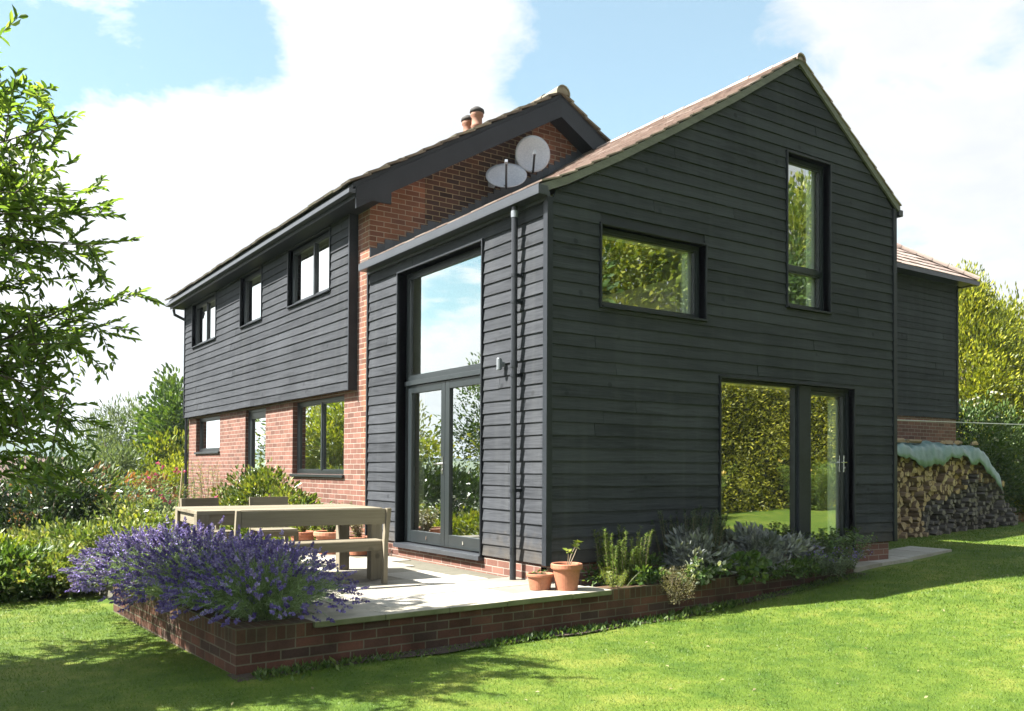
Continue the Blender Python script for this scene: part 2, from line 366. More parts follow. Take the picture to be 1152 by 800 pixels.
def leaves(name, m, parent, P, D, Nn, L, W, V, fold=.12, rounded=False):
    """leaf quads: base, right, tip, left"""
    n = len(P)
    D = D / (np.linalg.norm(D, axis=1, keepdims=True) + 1e-9)
    Sd = np.cross(D, Nn); Sd /= (np.linalg.norm(Sd, axis=1, keepdims=True) + 1e-9)
    Up = np.cross(Sd, D)
    L = np.broadcast_to(np.asarray(L, float), (n,))[:, None]; W = np.broadcast_to(np.asarray(W, float), (n,))[:, None]
    if rounded:
        v = np.empty((n, 6, 3)); v[:, 0] = P; v[:, 3] = P + D * L - Up * L * .05
        for i, (t, w) in ((1, (.25, .44)), (2, (.66, .40))): v[:, i] = P + D * L * t + Sd * W * w + Up * L * fold
        for i, (t, w) in ((5, (.25, .44)), (4, (.66, .40))): v[:, i] = P + D * L * t - Sd * W * w + Up * L * fold
        me = bpy.data.meshes.new(name)
        me.vertices.add(6 * n); me.vertices.foreach_set('co', v.astype(np.float32).ravel())
        idx = (np.arange(n) * 6)[:, None] + np.array([0, 1, 2, 3, 0, 3, 4, 5])[None]
        me.loops.add(8 * n); me.loops.foreach_set('vertex_index', idx.astype(np.int32).ravel())
        me.polygons.add(2 * n); me.polygons.foreach_set('loop_start', np.arange(0, 8 * n, 4, dtype=np.int32))
        at = me.attributes.new('var', 'FLOAT', 'FACE'); at.data.foreach_set('value', np.repeat(np.clip(np.asarray(V), 0, 1), 2).astype(np.float32))
        me.update(calc_edges=True); me.materials.append(m)
        o = bpy.data.objects.new(name, me); COL.objects.link(o)
        if parent: o.parent = parent
        return o
    v = np.empty((n, 4, 3))
    v[:, 0] = P
    v[:, 1] = P + D * L * .45 + Sd * W * .5 + Up * L * fold
    v[:, 2] = P + D * L
    v[:, 3] = P + D * L * .45 - Sd * W * .5 + Up * L * fold
    me = bpy.data.meshes.new(name)
    me.vertices.add(4 * n); me.vertices.foreach_set('co', v.astype(np.float32).ravel())
    me.loops.add(4 * n); me.loops.foreach_set('vertex_index', np.arange(4 * n, dtype=np.int32))
    me.polygons.add(n); me.polygons.foreach_set('loop_start', np.arange(0, 4 * n, 4, dtype=np.int32))
    at = me.attributes.new('var', 'FLOAT', 'FACE'); at.data.foreach_set('value', np.clip(np.asarray(V), 0, 1).astype(np.float32))
    me.update(calc_edges=True); me.materials.append(m)
    o = bpy.data.objects.new(name, me); COL.objects.link(o)
    if parent: o.parent = parent
    return o
def unit(n):
    v = rng.normal(size=(n, 3)); return v / np.linalg.norm(v, axis=1, keepdims=True)

def add_flowers(root, c, u, fm, fs):
    n = len(c)
    if n > 100:
        o = leaves('flowers', LM[fm], root, np.repeat(c, 6, 0), unit(n * 6) + np.repeat(u, 6, 0), unit(n * 6), fs, fs * .8, rng.random(n * 6)); o['kind'] = 'stuff'; return
    for q, w in zip(c, u): leaves('flower', LM[fm], root, np.repeat(q[None], 6, 0), unit(6) + w, unit(6), fs, fs * .8, rng.random(6))

def bush(name, label, cat, loc, rad, n, ls, lw, mat, group=None, clumps=40, cone=False, crown_z=None, trunk=.05, part='foliage', stemmat='bark', up=.35, tip=.0, flat=0, flowers=None, ragged=.25, core=True):
    """foliage made of leaf clumps spread through a volume, carried by stems"""
    root = empty(name, loc, 0, label, cat, group)
    rx, ry, rz = rad
    cz = rz if crown_z is None else crown_z
    c = unit(clumps); c *= (rng.random((clumps, 1)) ** .45)
    if cone:
        h = rng.random(clumps) ** 1.2
        a = rng.random(clumps) * 2 * np.pi; rr = np.sqrt(rng.random(clumps)) * .3 + .7
        c = np.stack([np.cos(a) * rr * (1.02 - h ** 1.3), np.sin(a) * rr * (1.02 - h ** 1.3), h * 2 - 1], 1)
    c[:, 2] = np.maximum(c[:, 2], -.9)
    cr = (.22 + .2 * rng.random(clumps)) * (1 + ragged * (rng.random(clumps) - .5))
    if clumps > 80: cr *= (80 / clumps) ** .25
    ci = rng.integers(0, clumps, n)
    u = unit(n); d = u * (rng.random((n, 1)) ** .5)
    out = c[ci] + d * cr[ci][:, None]
    P = out * np.array([rx, ry, rz]) + np.array([0, 0, cz])
    P[:, 2] = np.where(P[:, 2] < .02, .02 + rng.random(n) * .1, P[:, 2])
    dirn = d * .8 + c[ci] * .6 + unit(n) * .55 + np.array([0, 0, up])
    nn = u + unit(n) * .6 + np.array([0, 0, .8])
    V = .45 + .25 * rng.normal(size=n) + .26 * (rng.random(clumps)[ci] - .5) * 2
    sz = ls * (.7 + .6 * rng.random(n))
    leaves(part, LM[mat] if isinstance(mat, str) else mat, root, P, dirn, nn, sz, sz * lw, V, rounded=(lw >= .36 and n < 12000))
    mb = MB(); k = min(clumps, 14)
    if trunk:
        if cz > rz * 1.05:
            mb.tube([(0, 0, -.1), (trunk * .3, 0, cz * .4), (0, trunk * .4, cz * .9)], [trunk, trunk * .75, trunk * .4], 8)
        for i in range(k):
            q = Vector(c[i]) * .8; q = Vector((q.x * rx, q.y * ry, q.z * rz + cz))
            b = Vector((0, 0, cz * .45 if cz > rz * 1.05 else 0)); md = b.lerp(q, .5) + Vector((rnd.uniform(-.1, .1) * rx, rnd.uniform(-.1, .1) * ry, .05))
            mb.tube([b, md, q], [trunk * .5, trunk * .32, trunk * .12], 5)
        mb.build('trunk' if cz > rz * 1.05 else 'stem', M[stemmat], root, smooth=True)
    if flowers:
        fm, fn, fs, fpart = flowers
        ci = rng.integers(0, clumps, fn); u = c[ci] + unit(fn) * .3; u /= np.linalg.norm(u, axis=1, keepdims=True)
        ce = (c[ci] + u * cr[ci][:, None]) * np.array([rx, ry, rz]) + np.array([0, 0, cz])
        add_flowers(root, ce, u * .6, fm, fs)
    return root

def stemplant(name, label, cat, loc, r, h, nst, per, ls, lw, mat, group=None, lean=.35, wob=.1, stemmat='stem', sr=.004, leafang=.9, tipbias=0., flowers=None, hvar=.3):
    """upright stems with leaves along them"""
    root = empty(name, loc, 0, label, cat, group)
    mb = MB(); Ps = []; Ds = []; Ns = []; tips = []
    for i in range(nst):
        a = rnd.random() * 6.283; rr = r * math.sqrt(rnd.random())
        b = np.array([rr * math.cos(a) * .6, rr * math.sin(a) * .6, 0.]); hh = h * (1 - hvar * rnd.random())
        ld = np.array([math.cos(a), math.sin(a), 0]) * (rr / max(r, .01)) * lean * hh
        w = np.array([rnd.uniform(-1, 1), rnd.uniform(-1, 1), 0]) * wob * hh
        pts = [b + ld * (t ** 1.5) + w * math.sin(t * 2.6) + np.array([0, 0, hh * t]) for t in (0, .25, .5, .75, 1)]
        mb.tube(pts, [sr, sr * .9, sr * .8, sr * .6, sr * .3], 4)
        pts = np.array(pts); tips.append(pts[-1])
        t = tipbias + (1 - tipbias) * rng.random(per); t = np.clip(t, .05, .999) * 4; k = t.astype(int); fr = (t - k)[:, None]
        p = pts[k] * (1 - fr) + pts[k + 1] * fr; ax = pts[k + 1] - pts[k]; ax /= np.linalg.norm(ax, axis=1, keepdims=True)
        sd = unit(per); sd -= ax * (sd * ax).sum(1, keepdims=True); sd /= np.linalg.norm(sd, axis=1, keepdims=True)
        Ps.append(p); Ds.append(ax * (1 - leafang) + sd * leafang + np.array([0, 0, .1])); Ns.append(ax + unit(per) * .3)
    P = np.concatenate(Ps); n = len(P)
    sz = ls * (.6 + .7 * rng.random(n))
    leaves('foliage', LM[mat], root, P, np.concatenate(Ds), np.concatenate(Ns), sz, sz * lw, .5 + .25 * rng.normal(size=n))
    mb.build('stem', M[stemmat], root)
    if flowers:
        fm, fn, fs, fpart = flowers
        idx = rng.integers(0, len(tips), fn); c = np.array(tips)[idx] + rng.normal(size=(fn, 3)) * .03
        add_flowers(root, c, np.tile(np.array([0, 0, .2]), (fn, 1)), fm, fs)
    return root

# ------------------------------------------------------------------ terrain
def sm(t): t = np.clip(t, 0, 1); return t * t * (3 - 2 * t)
def H(x, y):
    x = np.asarray(x, float); y = np.asarray(y, float)
    h = -.50 + .24 * sm((x - .5) / 5.2) + .22 * sm((x - 9) / 9.) - .10 * sm((-y - 1.5) / 6.)
    h = h - .35 * sm((y - 3) / 9.) * sm((1 - x) / 4.) - np.maximum(y - 11, 0) * .055 * sm((25 - x) / 10)
    r = np.hypot(x, y)
    return np.where(r > 90, np.maximum(h, -7) * 0 + np.maximum(h, -7), h)
def make_ground():
    xs = np.concatenate([-np.geomspace(1400, 12, 26), np.linspace(-11, 25, 110), np.geomspace(27, 2100, 26)])
    ys = np.concatenate([-np.geomspace(200, 17, 12), np.linspace(-16, 20, 110), np.geomspace(21, 2100, 40)])
    X, Y = np.meshgrid(xs, ys); Z = np.maximum(H(X, Y), -6)
    Z += np.where((X > -11) & (X < 25) & (np.abs(Y) < 16), .012 * np.sin(X * 1.3 + .7 * Y) * np.cos(Y * 1.1 - X * .4), 0)
    nx, ny = len(xs), len(ys)
    V = np.stack([X.ravel(), Y.ravel(), Z.ravel()], 1)
    F = [(j * nx + i, j * nx + i + 1, (j + 1) * nx + i + 1, (j + 1) * nx + i) for j in range(ny - 1) for i in range(nx - 1)]
    me = bpy.data.meshes.new('lawn'); me.from_pydata(V.tolist(), [], F); me.materials.append(M['lawn']); me.materials.append(M['field'])
    mi = []
    for f in F:
        c = V[list(f)].mean(0)
        mi.append(0 if (c[1] < 4.3 + max(0, (c[0] - 2)) * .35 and c[1] > -30 and -30 < c[0] < 40) else 1)
    me.polygons.foreach_set('material_index', mi); me.polygons.foreach_set('use_smooth', [True] * len(F))
    o = bpy.data.objects.new('lawn', me); COL.objects.link(o); tag(o, kind='structure')
make_ground()

# hills far away
def hills():
    na, nr_ = 90, 14; V = []; F = []
    for j in range(nr_):
        for i in range(na):
            a = R(-60 + 130 * i / (na - 1)); t = j / (nr_ - 1); d = 1000 + 700 * t
            top = 30.5 + 9.0 * math.sin(a * 5 + 1.1) + 4.0 * math.sin(a * 13) + 1.5 * math.sin(a * 41) + .8 * math.sin(a * 97)
            z = -9 + (top + 9) * float(sm(t * 1.25)) + .5 * math.sin(i * 1.7 + j * 2.1)
            V.append((-5 + d * math.sin(a), -7 + d * math.cos(a), z))
    for j in range(nr_ - 1):
        for i in range(na - 1): F.append((j * na + i, j * na + i + 1, (j + 1) * na + i + 1, (j + 1) * na + i))
    me = bpy.data.meshes.new('hills'); me.from_pydata(V, [], F); me.materials.append(M['hill'])
    me.polygons.foreach_set('use_smooth', [True] * len(F))
    o = bpy.data.objects.new('hills', me); COL.objects.link(o); tag(o, kind='structure')
hills()

# ------------------------------------------------------------------ house
house = empty('house', (0, 0, 0), 0, 'two storey black timber clad and red brick house with tiled gable roofs', 'house')
class Fr:  # local frame: a along wall, d inward, z up
    def __init__(s, side, off=0): s.side = side; s.off = off
    def p(s, a, d, z): return (s.off + d, a, z) if s.side else (a, s.off + d, z)
    def box(s, mb, a0, a1, d0, d1, z0, z1, v=None):
        if s.side: mb.box(s.off + d0, s.off + d1, a0, a1, z0, z1, v)
        else: mb.box(a0, a1, s.off + d0, s.off + d1, z0, z1, v)
    def trap(s, mb, la0, la1, ua0, ua1, z0, z1, d0b, d0t, d1, v=None):
        q = [s.p(la0, d0b, z0), s.p(la1, d0b, z0), s.p(la1, d1, z0), s.p(la0, d1, z0), s.p(ua0, d0t, z1), s.p(ua1, d0t, z1), s.p(ua1, d1, z1), s.p(ua0, d1, z1)]
        if s.side: q = [q[1], q[0], q[3], q[2], q[5], q[4], q[7], q[6]]
        mb.hexa(q, v)
def spans(a0, a1, z0, z1, ops):
    sp = [(a0, a1)]
    for (o0, o1, q0, q1) in ops:
        if q1 <= z0 + 1e-4 or q0 >= z1 - 1e-4: continue
        nsp = []
        for (s0, s1) in sp:
            if o1 <= s0 or o0 >= s1: nsp.append((s0, s1)); continue
            if o0 > s0: nsp.append((s0, o0))
            if o1 < s1: nsp.append((o1, s1))
        sp = nsp
    return sp
def limits(a0, a1, top):
    """top: list of (a,z) roofline, apex inside; returns xl(z), xr(z)"""
    ap = max(range(len(top)), key=lambda i: top[i][1])
    L = top[:ap + 1]; Rr = top[ap:][::-1]
    def lim(pts, z, dflt):
        if z <= pts[0][1]: return dflt
        for (p, q) in zip(pts, pts[1:]):
            if z <= q[1]: return p[0] + (q[0] - p[0]) * (z - p[1]) / (q[1] - p[1])
        return pts[-1][0]
    return (lambda z: max(a0, lim(L, z, a0))), (lambda z: min(a1, lim(Rr, z, a1)))
def cladding(fr, a0, a1, z0, z1, ops, top=None, pitch=.131, proud=.025, name='cladding', m='clad'):
    mb = MB(); z = z0
    zt = z1 if top is None else max(q[1] for q in top)
    if top: xl, xr = limits(a0, a1, top)
    while z < zt - .012:
        zu = min(z + pitch, zt)
        b = [z, zu] + [q for o in ops for q in (o[2], o[3]) if z + .004 < q < zu - .004]
        b = sorted(set(b)); joint = rnd.uniform(a0, a1); vv = rnd.random(); vw = rnd.random()
        for y0, y1 in zip(b, b[1:]):
            for s0, s1 in spans(a0, a1, y0, y1, ops):
              if 1:
                l0, l1, u0, u1 = s0, s1, s0, s1
                if top:
                    l0 = max(s0, xl(y0)); u0 = max(s0, xl(y1)); l1 = min(s1, xr(y0)); u1 = min(s1, xr(y1))
                    if l1 - l0 < .01: continue
                    if u1 < u0: u0 = u1 = (u0 + u1) / 2
                f0 = (y0 - z) / pitch; f1 = (y1 - z) / pitch
                d0 = -proud + (proud - .009) * f0; d1 = -proud + (proud - .009) * f1
                pieces = [(l0, l1, u0, u1)]
                if not top and l0 + .3 < joint < l1 - .3: pieces = [(l0, joint - .002, u0, joint - .002), (joint + .002, l1, joint + .002, u1)]
                elif top and l0 + .5 < joint < l1 - .5 and u0 < joint < u1: pieces = [(l0, joint - .002, u0, joint - .002), (joint + .002, l1, joint + .002, u1)]
              for (l0, l1, u0, u1) in pieces:
                n = max(1, int((l1 - l0) / .45)); jit = [rnd.uniform(-.0035, .0035) for _ in range(n + 1)]
                jo = [rnd.uniform(-.0025, .0025) for _ in range(n + 1)]
                for k in range(n):
                    t0, t1 = k / n, (k + 1) / n
                    A0 = l0 + (l1 - l0) * t0; A1 = l0 + (l1 - l0) * t1; B0 = u0 + (u1 - u0) * t0; B1 = u0 + (u1 - u0) * t1
                    zb0 = y0 + (jit[k] if y0 == z else 0); zb1 = y0 + (jit[k + 1] if y0 == z else 0)
                    q = [fr.p(A0, d0 + jo[k], zb0), fr.p(A1, d0 + jo[k + 1], zb1), fr.p(A1, .0, y0), fr.p(A0, .0, y0),
                         fr.p(B0, d1 + jo[k], y1), fr.p(B1, d1 + jo[k + 1], y1), fr.p(B1, .0, y1), fr.p(B0, .0, y1)]
                    if fr.side: q = [q[1], q[0], q[3], q[2], q[5], q[4], q[7], q[6]]
                    mb.hexa(q, vv if (A0 + A1) / 2 < joint else vw)
        z += pitch
    return mb.build(name, M[m], house)
def wallmesh(fr, a0, a1, z0, z1, ops, d0, d1, m, name, top=None, mb=None, uvfix=None, parent=None):
    own = mb is None; mb = mb or MB()
    zt = z1 if top is None else max(q[1] for q in top)
    b = sorted(set([z0, zt] + [q for o in ops for q in (o[2], o[3]) if z0 < q < zt] + ([q[1] for q in top if z0 < q[1] < zt] if top else [])))
    if top: xl, xr = limits(a0, a1, top)
    for y0, y1 in zip(b, b[1:]):
        for s0, s1 in spans(a0, a1, y0, y1, ops):
            l0, l1, u0, u1 = s0, s1, s0, s1
            if top:
                l0 = max(s0, xl(y0 + 1e-5)); u0 = max(s0, xl(y1)); l1 = min(s1, xr(y0 + 1e-5)); u1 = min(s1, xr(y1))
                if l1 - l0 < .005: continue
                if u1 < u0: u0 = u1 = (u0 + u1) / 2
            fr.trap(mb, l0, l1, u0, u1, y0, y1, d0, d0, d1)
    if own: return mb.build(name, M[m], parent or house, uvfix=uvfix)

SE = Fr(True, 0.0); SG = Fr(False, 0.0)
# --- extension
W_ = 5.93; D_ = 4.24
opF = (1.21, 3.28, 0.0, 3.55)
opA = (.673, 2.225, 2.714, 3.57); opB = (3.669, 4.506, 3.03, 4.953); opD = (2.476, 5.012, -.06, 2.067)
gt = [(0.0, 3.79), (.36, 3.955), (.94, 4.32), (1.72, 4.77), (2.74, 5.39), (3.865, 6.11), (5.95, 4.62)]
cladding(SE, .03, 4.225, .03, 3.70, [opF], name='side_cladding')
cladding(SG, .03, W_ - .02, .03, 9, [opA, opB, opD], top=gt, name='gable_cladding')
wallmesh(SE, .0, 4.23, .02, 3.72, [opF], .0, .10, 'black', 'side_wall')
wallmesh(SG, .10, W_, .02, 6.1, [opA, opB, opD], .0, .10, 'black', 'gable_wall', top=[(a, z - .02) for a, z in gt])
# white inner lining around openings
mb = MB()
SEi = Fr(True, 0.0)
wallmesh(SE, .38, 4.2, -.02, 3.72, [(opF[0] + .03, opF[1] - .03, -.1, opF[3] - .03)], .15, .36, 'plaster', 'x', mb=mb)
wallmesh(SG, .15, W_ - .1, -.02, 6.1, [(opA[0] + .02, opA[1] - .02, opA[2] + .02, opA[3] - .02), (opB[0] + .02, opB[1] - .02, opB[2] + .02, opB[3] - .02), (opD[0] + .02, opD[1] - .03, -.1, opD[3] - .03)], .15, .36, 'plaster', 'x', top=[(a, z - .12) for a, z in gt], mb=mb)
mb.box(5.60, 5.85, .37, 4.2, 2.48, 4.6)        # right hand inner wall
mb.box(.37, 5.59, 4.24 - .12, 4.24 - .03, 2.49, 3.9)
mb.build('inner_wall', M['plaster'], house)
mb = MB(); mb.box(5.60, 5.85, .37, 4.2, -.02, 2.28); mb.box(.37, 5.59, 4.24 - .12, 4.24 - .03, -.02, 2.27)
mb.build('inner_wall', M['inner_shade'], house)
mb = MB()
mb.box(.10, 5.85, .10, 4.2, -.08, -.03)
mb.box(2.25, 5.59, .37, 4.11, 2.28, 2.48)
mb.build('inner_floor', M['ifloor'], house)
mb = MB(); mb.box(2.16, 2.25, .37, 4.11, 2.28, 3.26); mb.build('balustrade', M['beige'], house)
# sloping ceiling inside the roof
mb = MB()
for (p, q) in zip(gt, gt[1:]):
    mb.hexa([(p[0], .12, p[1] - .10), (q[0], .12, q[1] - .10), (q[0], 4.2, q[1] - .10), (p[0], 4.2, p[1] - .10), (p[0], .12, p[1] - .03), (q[0], .12, q[1] - .03), (q[0], 4.2, q[1] - .03), (p[0], 4.2, p[1] - .03)])
mb.build('ceiling', M['beige'], house)
# corner posts and opening trims
mb = MB()
mb.box(-.042, .03, -.042, .03, .02, 3.74)
mb.build('corner_post', M['black'], house, bevel=.003)
mb = MB(); mb.box(W_ - .03, W_ + .045, -.045, .03, .02, 4.62); mb.build('corner_post', M['black'], house, bevel=.003)
mb = MB(); mb.box(-.04, -.002, 4.20, 4.238, .03, 3.70)
mb.build('corner_post', M['black'], house, bevel=.003)
def surround(fr, op, d0=-.045, d1=.10, t=.022, bottom=True, name='window_surround'):
    mb = MB(); a0, a1, z0, z1 = op
    fr.box(mb, a0 - t, a0, d0, d1, z0 - t * bottom, z1 + t); fr.box(mb, a1, a1 + t, d0, d1, z0 - t * bottom, z1 + t)
    fr.box(mb, a0, a1, d0, d1, z1, z1 + t)
    if bottom: fr.box(mb, a0, a1, d0 - .02, d1, z0 - t, z0)
    return mb.build(name, M['black'], house, bevel=.002)
def window(fr, op, dd=.06, lights=((0, 1),), transom=None, fw=.055, sill=None, name='window', mull=.05, sash=True, m='dgrey'):
    """recessed frame with sashes; panes and handle are children"""
    a0, a1, z0, z1 = op; mb = MB(); t = .07
    fr.box(mb, a0, a0 + fw, dd, dd + t, z0, z1); fr.box(mb, a1 - fw, a1, dd, dd + t, z0, z1)
    fr.box(mb, a0 + fw, a1 - fw, dd, dd + t, z1 - fw, z1); fr.box(mb, a0 + fw, a1 - fw, dd, dd + t, z0, z0 + fw)
    A0, A1, Z0, Z1 = a0 + fw, a1 - fw, z0 + fw, z1 - fw
    cuts = [c for c in lights[1:]] if len(lights) > 1 else []
    edges = [A0] + [A0 + (A1 - A0) * c for c in (lights if isinstance(lights[0], float) else [])] + [A1]
    zs = [Z0] + ([transom] if transom else []) + [Z1]
    panes = []
    for i in range(len(edges) - 1):
        e0 = edges[i] + (mull / 2 if i else 0); e1 = edges[i + 1] - (mull / 2 if i < len(edges) - 2 else 0)
        if i: fr.box(mb, edges[i] - mull / 2, edges[i] + mull / 2, dd - .004, dd + t, Z0, Z1)
        for j in range(len(zs) - 1):
            y0 = zs[j] + (.03 if j else 0); y1 = zs[j + 1] - (.03 if j < len(zs) - 2 else 0)
            if j: fr.box(mb, e0, e1, dd - .002, dd + t, zs[j] - .03, zs[j] + .03)
            if sash:
                w = .022
                fr.box(mb, e0, e0 + w, dd + .012, dd + t - .01, y0, y1); fr.box(mb, e1 - w, e1, dd + .012, dd + t - .01, y0, y1)
                fr.box(mb, e0 + w, e1 - w, dd + .012, dd + t - .01, y0, y0 + w); fr.box(mb, e0 + w, e1 - w, dd + .012, dd + t - .01, y1 - w, y1)
                e0p, e1p, y0p, y1p = e0 + w, e1 - w, y0 + w, y1 - w
            else: e0p, e1p, y0p, y1p = e0, e1, y0, y1
            panes.append((e0p, e1p, y0p, y1p))
    w = mb.build(name, M[m], house, bevel=.002)
    for (e0, e1, y0, y1) in panes:
        g = MB(); fr.box(g, e0 - .004, e1 + .004, dd + .035, dd + .041, y0 - .004, y1 + .004); g.build('pane', M['glass'], w)
    if sill:
        g = MB(); fr.box(g, a0 - .03, a1 + .03, sill, dd + .02, z0 - .045, z0 - .002); g.build('sill', M['dgrey'], w, bevel=.004)
    return w
for op, nm in ((opA, 'window_surround'), (opB, 'window_surround')): surround(SG, op)
surround(SG, opD, bottom=False, name='door_surround'); surround(SE, opF, bottom=False, name='door_surround')
window(SG, opA, .07, fw=.045); window(SG, opB, .07, fw=.05, transom=3.54)
# glazed screen and door in the gable wall
mul = (3.97, 4.20)
window(SG, (opD[0], mul[0], -.06, opD[3]), .07, fw=.035, name='fixed_window', sash=False)
mb = MB(); SG.box(mb, mul[0], mul[1], .03, .16, -.06, opD[3]); mb.build('mullion', M['black'], house, bevel=.003)
def door_leaf(fr, a0, a1, z0, z1, dd, handle=None, st=.085, bot=.13, cill=True):
    mb = MB(); t = .06
    fr.box(mb, a0, a0 + st, dd, dd + t, z0, z1); fr.box(mb, a1 - st, a1, dd, dd + t, z0, z1)
    fr.box(mb, a0 + st, a1 - st, dd, dd + t, z1 - st, z1); fr.box(mb, a0 + st, a1 - st, dd, dd + t, z0, z0 + bot)
    w = mb.build('door', M['dgrey'], house, bevel=.004)
    g = MB(); fr.box(g, a0 + st - .004, a1 - st + .004, dd + .028, dd + .034, z0 + bot - .004, z1 - st + .004); g.build('pane', M['glass'], w)
    if handle:
        ha, hz, dr = handle; g = MB()
        fr.box(g, ha - .018, ha + .018, dd - .012, dd, hz - .13, hz + .09)
        g.tube([fr.p(ha, dd - .01, hz), fr.p(ha, dd - .05, hz), fr.p(ha + dr * .03, dd - .06, hz), fr.p(ha + dr * .13, dd - .058, hz - .004)], [.011, .011, .010, .008], 8)
        g.tube([fr.p(ha, dd - .014, hz - .075), fr.p(ha, dd - .022, hz - .075)], .012, 10)
        g.build('handle', M['chrome'], w, smooth=False)
    return w
mb = MB(); SG.box(mb, opD[1] - .03, opD[1], .05, .15, -.06, opD[3]); SG.box(mb, mul[1], opD[1] - .03, .05, .15, opD[3] - .05, opD[3]); mb.build('door_frame', M['black'], house, bevel=.002)
door_leaf(SG, mul[1] + .004, opD[1] - .034, -.05, opD[3] - .054, .075, (opD[1] - .06, 1.10, -1), st=.05)
# tall french window in the side wall
tr = 2.10
window(SE, (opF[0], opF[1], tr + .03, opF[3]), .10, fw=.055, name='tall_window')
mb = MB()
SE.box(mb, opF[0], opF[1], .07, .17, tr - .03, tr + .028); SE.box(mb, opF[0], opF[0] + .05, .09, .17, .02, tr - .03); SE.box(mb, opF[1] - .05, opF[1], .09, .17, .02, tr - .03)
mb.build('door_frame', M['dgrey'], house, bevel=.003)
mid = (opF[0] + opF[1]) / 2
dl = door_leaf(SE, opF[0] + .054, mid - .003, .035, tr - .034, .10, st=.10, bot=.15)
dr = door_leaf(SE, mid + .003, opF[1] - .054, .035, tr - .034, .10, (mid + .05, 1.05, 1), st=.10, bot=.15)
for d_ in (dl, dr):
    g = MB(); aa = mid + (-.45 if d_ is dl else .45)
    SE.box(g, aa - .012, aa + .012, .09, .10, .09, .13); g.build('door_stop', M['chrome'], d_)
mb = MB(); SE.box(mb, opF[0] - .02, opF[1] + .02, -.07, .18, -.035, .02); mb.build('threshold', M['gutter'], house, bevel=.004)
# brick plinth under extension
mb = MB(); mb.box(.0, 5.85, -.0 + .012, .10, -.62, .018); mb.box(.012, .10, .10, 4.24, -.62, .018); mb.box(.0, .012, .012, 4.24, -.40, .0)
mb.build('plinth', M['brick_side'], house)

# --- tile slopes
def tiles(mb, poly, a0, a1, mp, gauge, w, th=.014, jit=.004, clip=None, over=.03):
    seg = [0]
    for p, q in zip(poly, poly[1:]): seg.append(seg[-1] + math.hypot(q[0] - p[0], q[1] - p[1]))
    def at(s):
        s = min(max(s, 0), seg[-1])
        for i in range(len(poly) - 1):
            if s <= seg[i + 1] or i == len(poly) - 2:
                t = (s - seg[i]) / (seg[i + 1] - seg[i]); p, q = poly[i], poly[i + 1]
                d = ((q[0] - p[0]) / (seg[i + 1] - seg[i]), (q[1] - p[1]) / (seg[i + 1] - seg[i]))
                return (p[0] + (q[0] - p[0]) * t, p[1] + (q[1] - p[1]) * t), d
    s = 0; row = 0
    while s < seg[-1] - .02:
        e = min(s + gauge * 1.12, seg[-1]); (p, d) = at(s + 1e-4); (q, d2) = at(e)
        n = (-d[1], d[0]) if d[0] > 0 else (d[1], -d[0])
        if n[1] < 0: n = (-n[0], -n[1])
        a = a0 - (w / 2 if row % 2 else 0)
        amax = a1 if clip is None else clip(s)
        while a < amax:
            b0 = max(a, a0); b1 = min(a + w - .005, amax)
            if b1 - b0 > .02:
                j = rnd.uniform(-jit, jit); l = rnd.uniform(-jit, jit)
                lo = (p[0] - d[0] * l, p[1] - d[1] * l)
                T = th * 2 + j; B = th + j
                q0 = [mp(lo[0] + n[0] * (T - th), b0, lo[1] + n[1] * (T - th)), mp(lo[0] + n[0] * (T - th), b1, lo[1] + n[1] * (T - th)), mp(q[0], b1, q[1]), mp(q[0], b0, q[1]),
                      mp(lo[0] + n[0] * T, b0, lo[1] + n[1] * T), mp(lo[0] + n[0] * T, b1, lo[1] + n[1] * T), mp(q[0] + n[0] * th, b1, q[1] + n[1] * th), mp(q[0] + n[0] * th, b0, q[1] + n[1] * th)]
                mb.hexa(q0)
            a += w
        s += gauge; row += 1
def slab(mb, poly, a0, a1, mp, t):
    for p, q in zip(poly, poly[1:]):
        mb.hexa([mp(p[0], a0, p[1] - t), mp(q[0], a0, q[1] - t), mp(q[0], a1, q[1] - t), mp(p[0], a1, p[1] - t), mp(p[0], a0, p[1]), mp(q[0], a0, q[1]), mp(q[0], a1, q[1]), mp(p[0], a1, p[1])])
MY = lambda x, a, z: (x, a, z)     # slope runs in x, courses along y
MX = lambda x, a, z: (a, x, z)     # slope runs in y, courses along x
def ridge(p0, p1, r, n, m, parent):
    mb = MB(); p0 = Vector(p0); p1 = Vector(p1); d = (p1 - p0) / n; dn = d.normalized(); sd = dn.cross(Vector((0, 0, 1))).normalized(); up = sd.cross(dn)
    for i in range(n):
        a = p0 + d * i; b = a + d * .985; vs = []; K = 9; j = rnd.uniform(-.006, .006)
        for e, (pt, rr) in enumerate(((a, r * 1.04), (b, r * .97))):
            for k in range(K):
                t = math.pi * k / (K - 1) * 1.1 - .05 * math.pi
                vs.append(pt + sd * math.cos(t) * rr + up * (math.sin(t) * rr + j))
            for k in range(K):
                t = math.pi * k / (K - 1) * 1.1 - .05 * math.pi
                vs.append(pt + sd * math.cos(t) * (rr - .02) + up * (math.sin(t) * (rr - .02) + j))
        fs = []
        for k in range(K - 1):
            fs += [(k, k + 1, 2 * K + k + 1, 2 * K + k), (K + k + 1, K + k, 3 * K + k, 3 * K + k + 1), (k + 1, k, K + k, K + k + 1), (2 * K + k, 2 * K + k + 1, 3 * K + k + 1, 3 * K + k)]
        mb.add(vs, fs)
    # mortar bedding inside the first and last tile
    for pt, s_ in ((p0 + dn * .015, 1), (p1 - dn * .03, -1)):
        vs = [pt + sd * math.cos(t) * (r - .02) + up * math.sin(t) * (r - .02) for t in [math.pi * k / 8 for k in range(9)]]
        mb.add(vs, [tuple(range(9))], .9)
    return mb.build('ridge_tiles', m, parent, smooth=False)
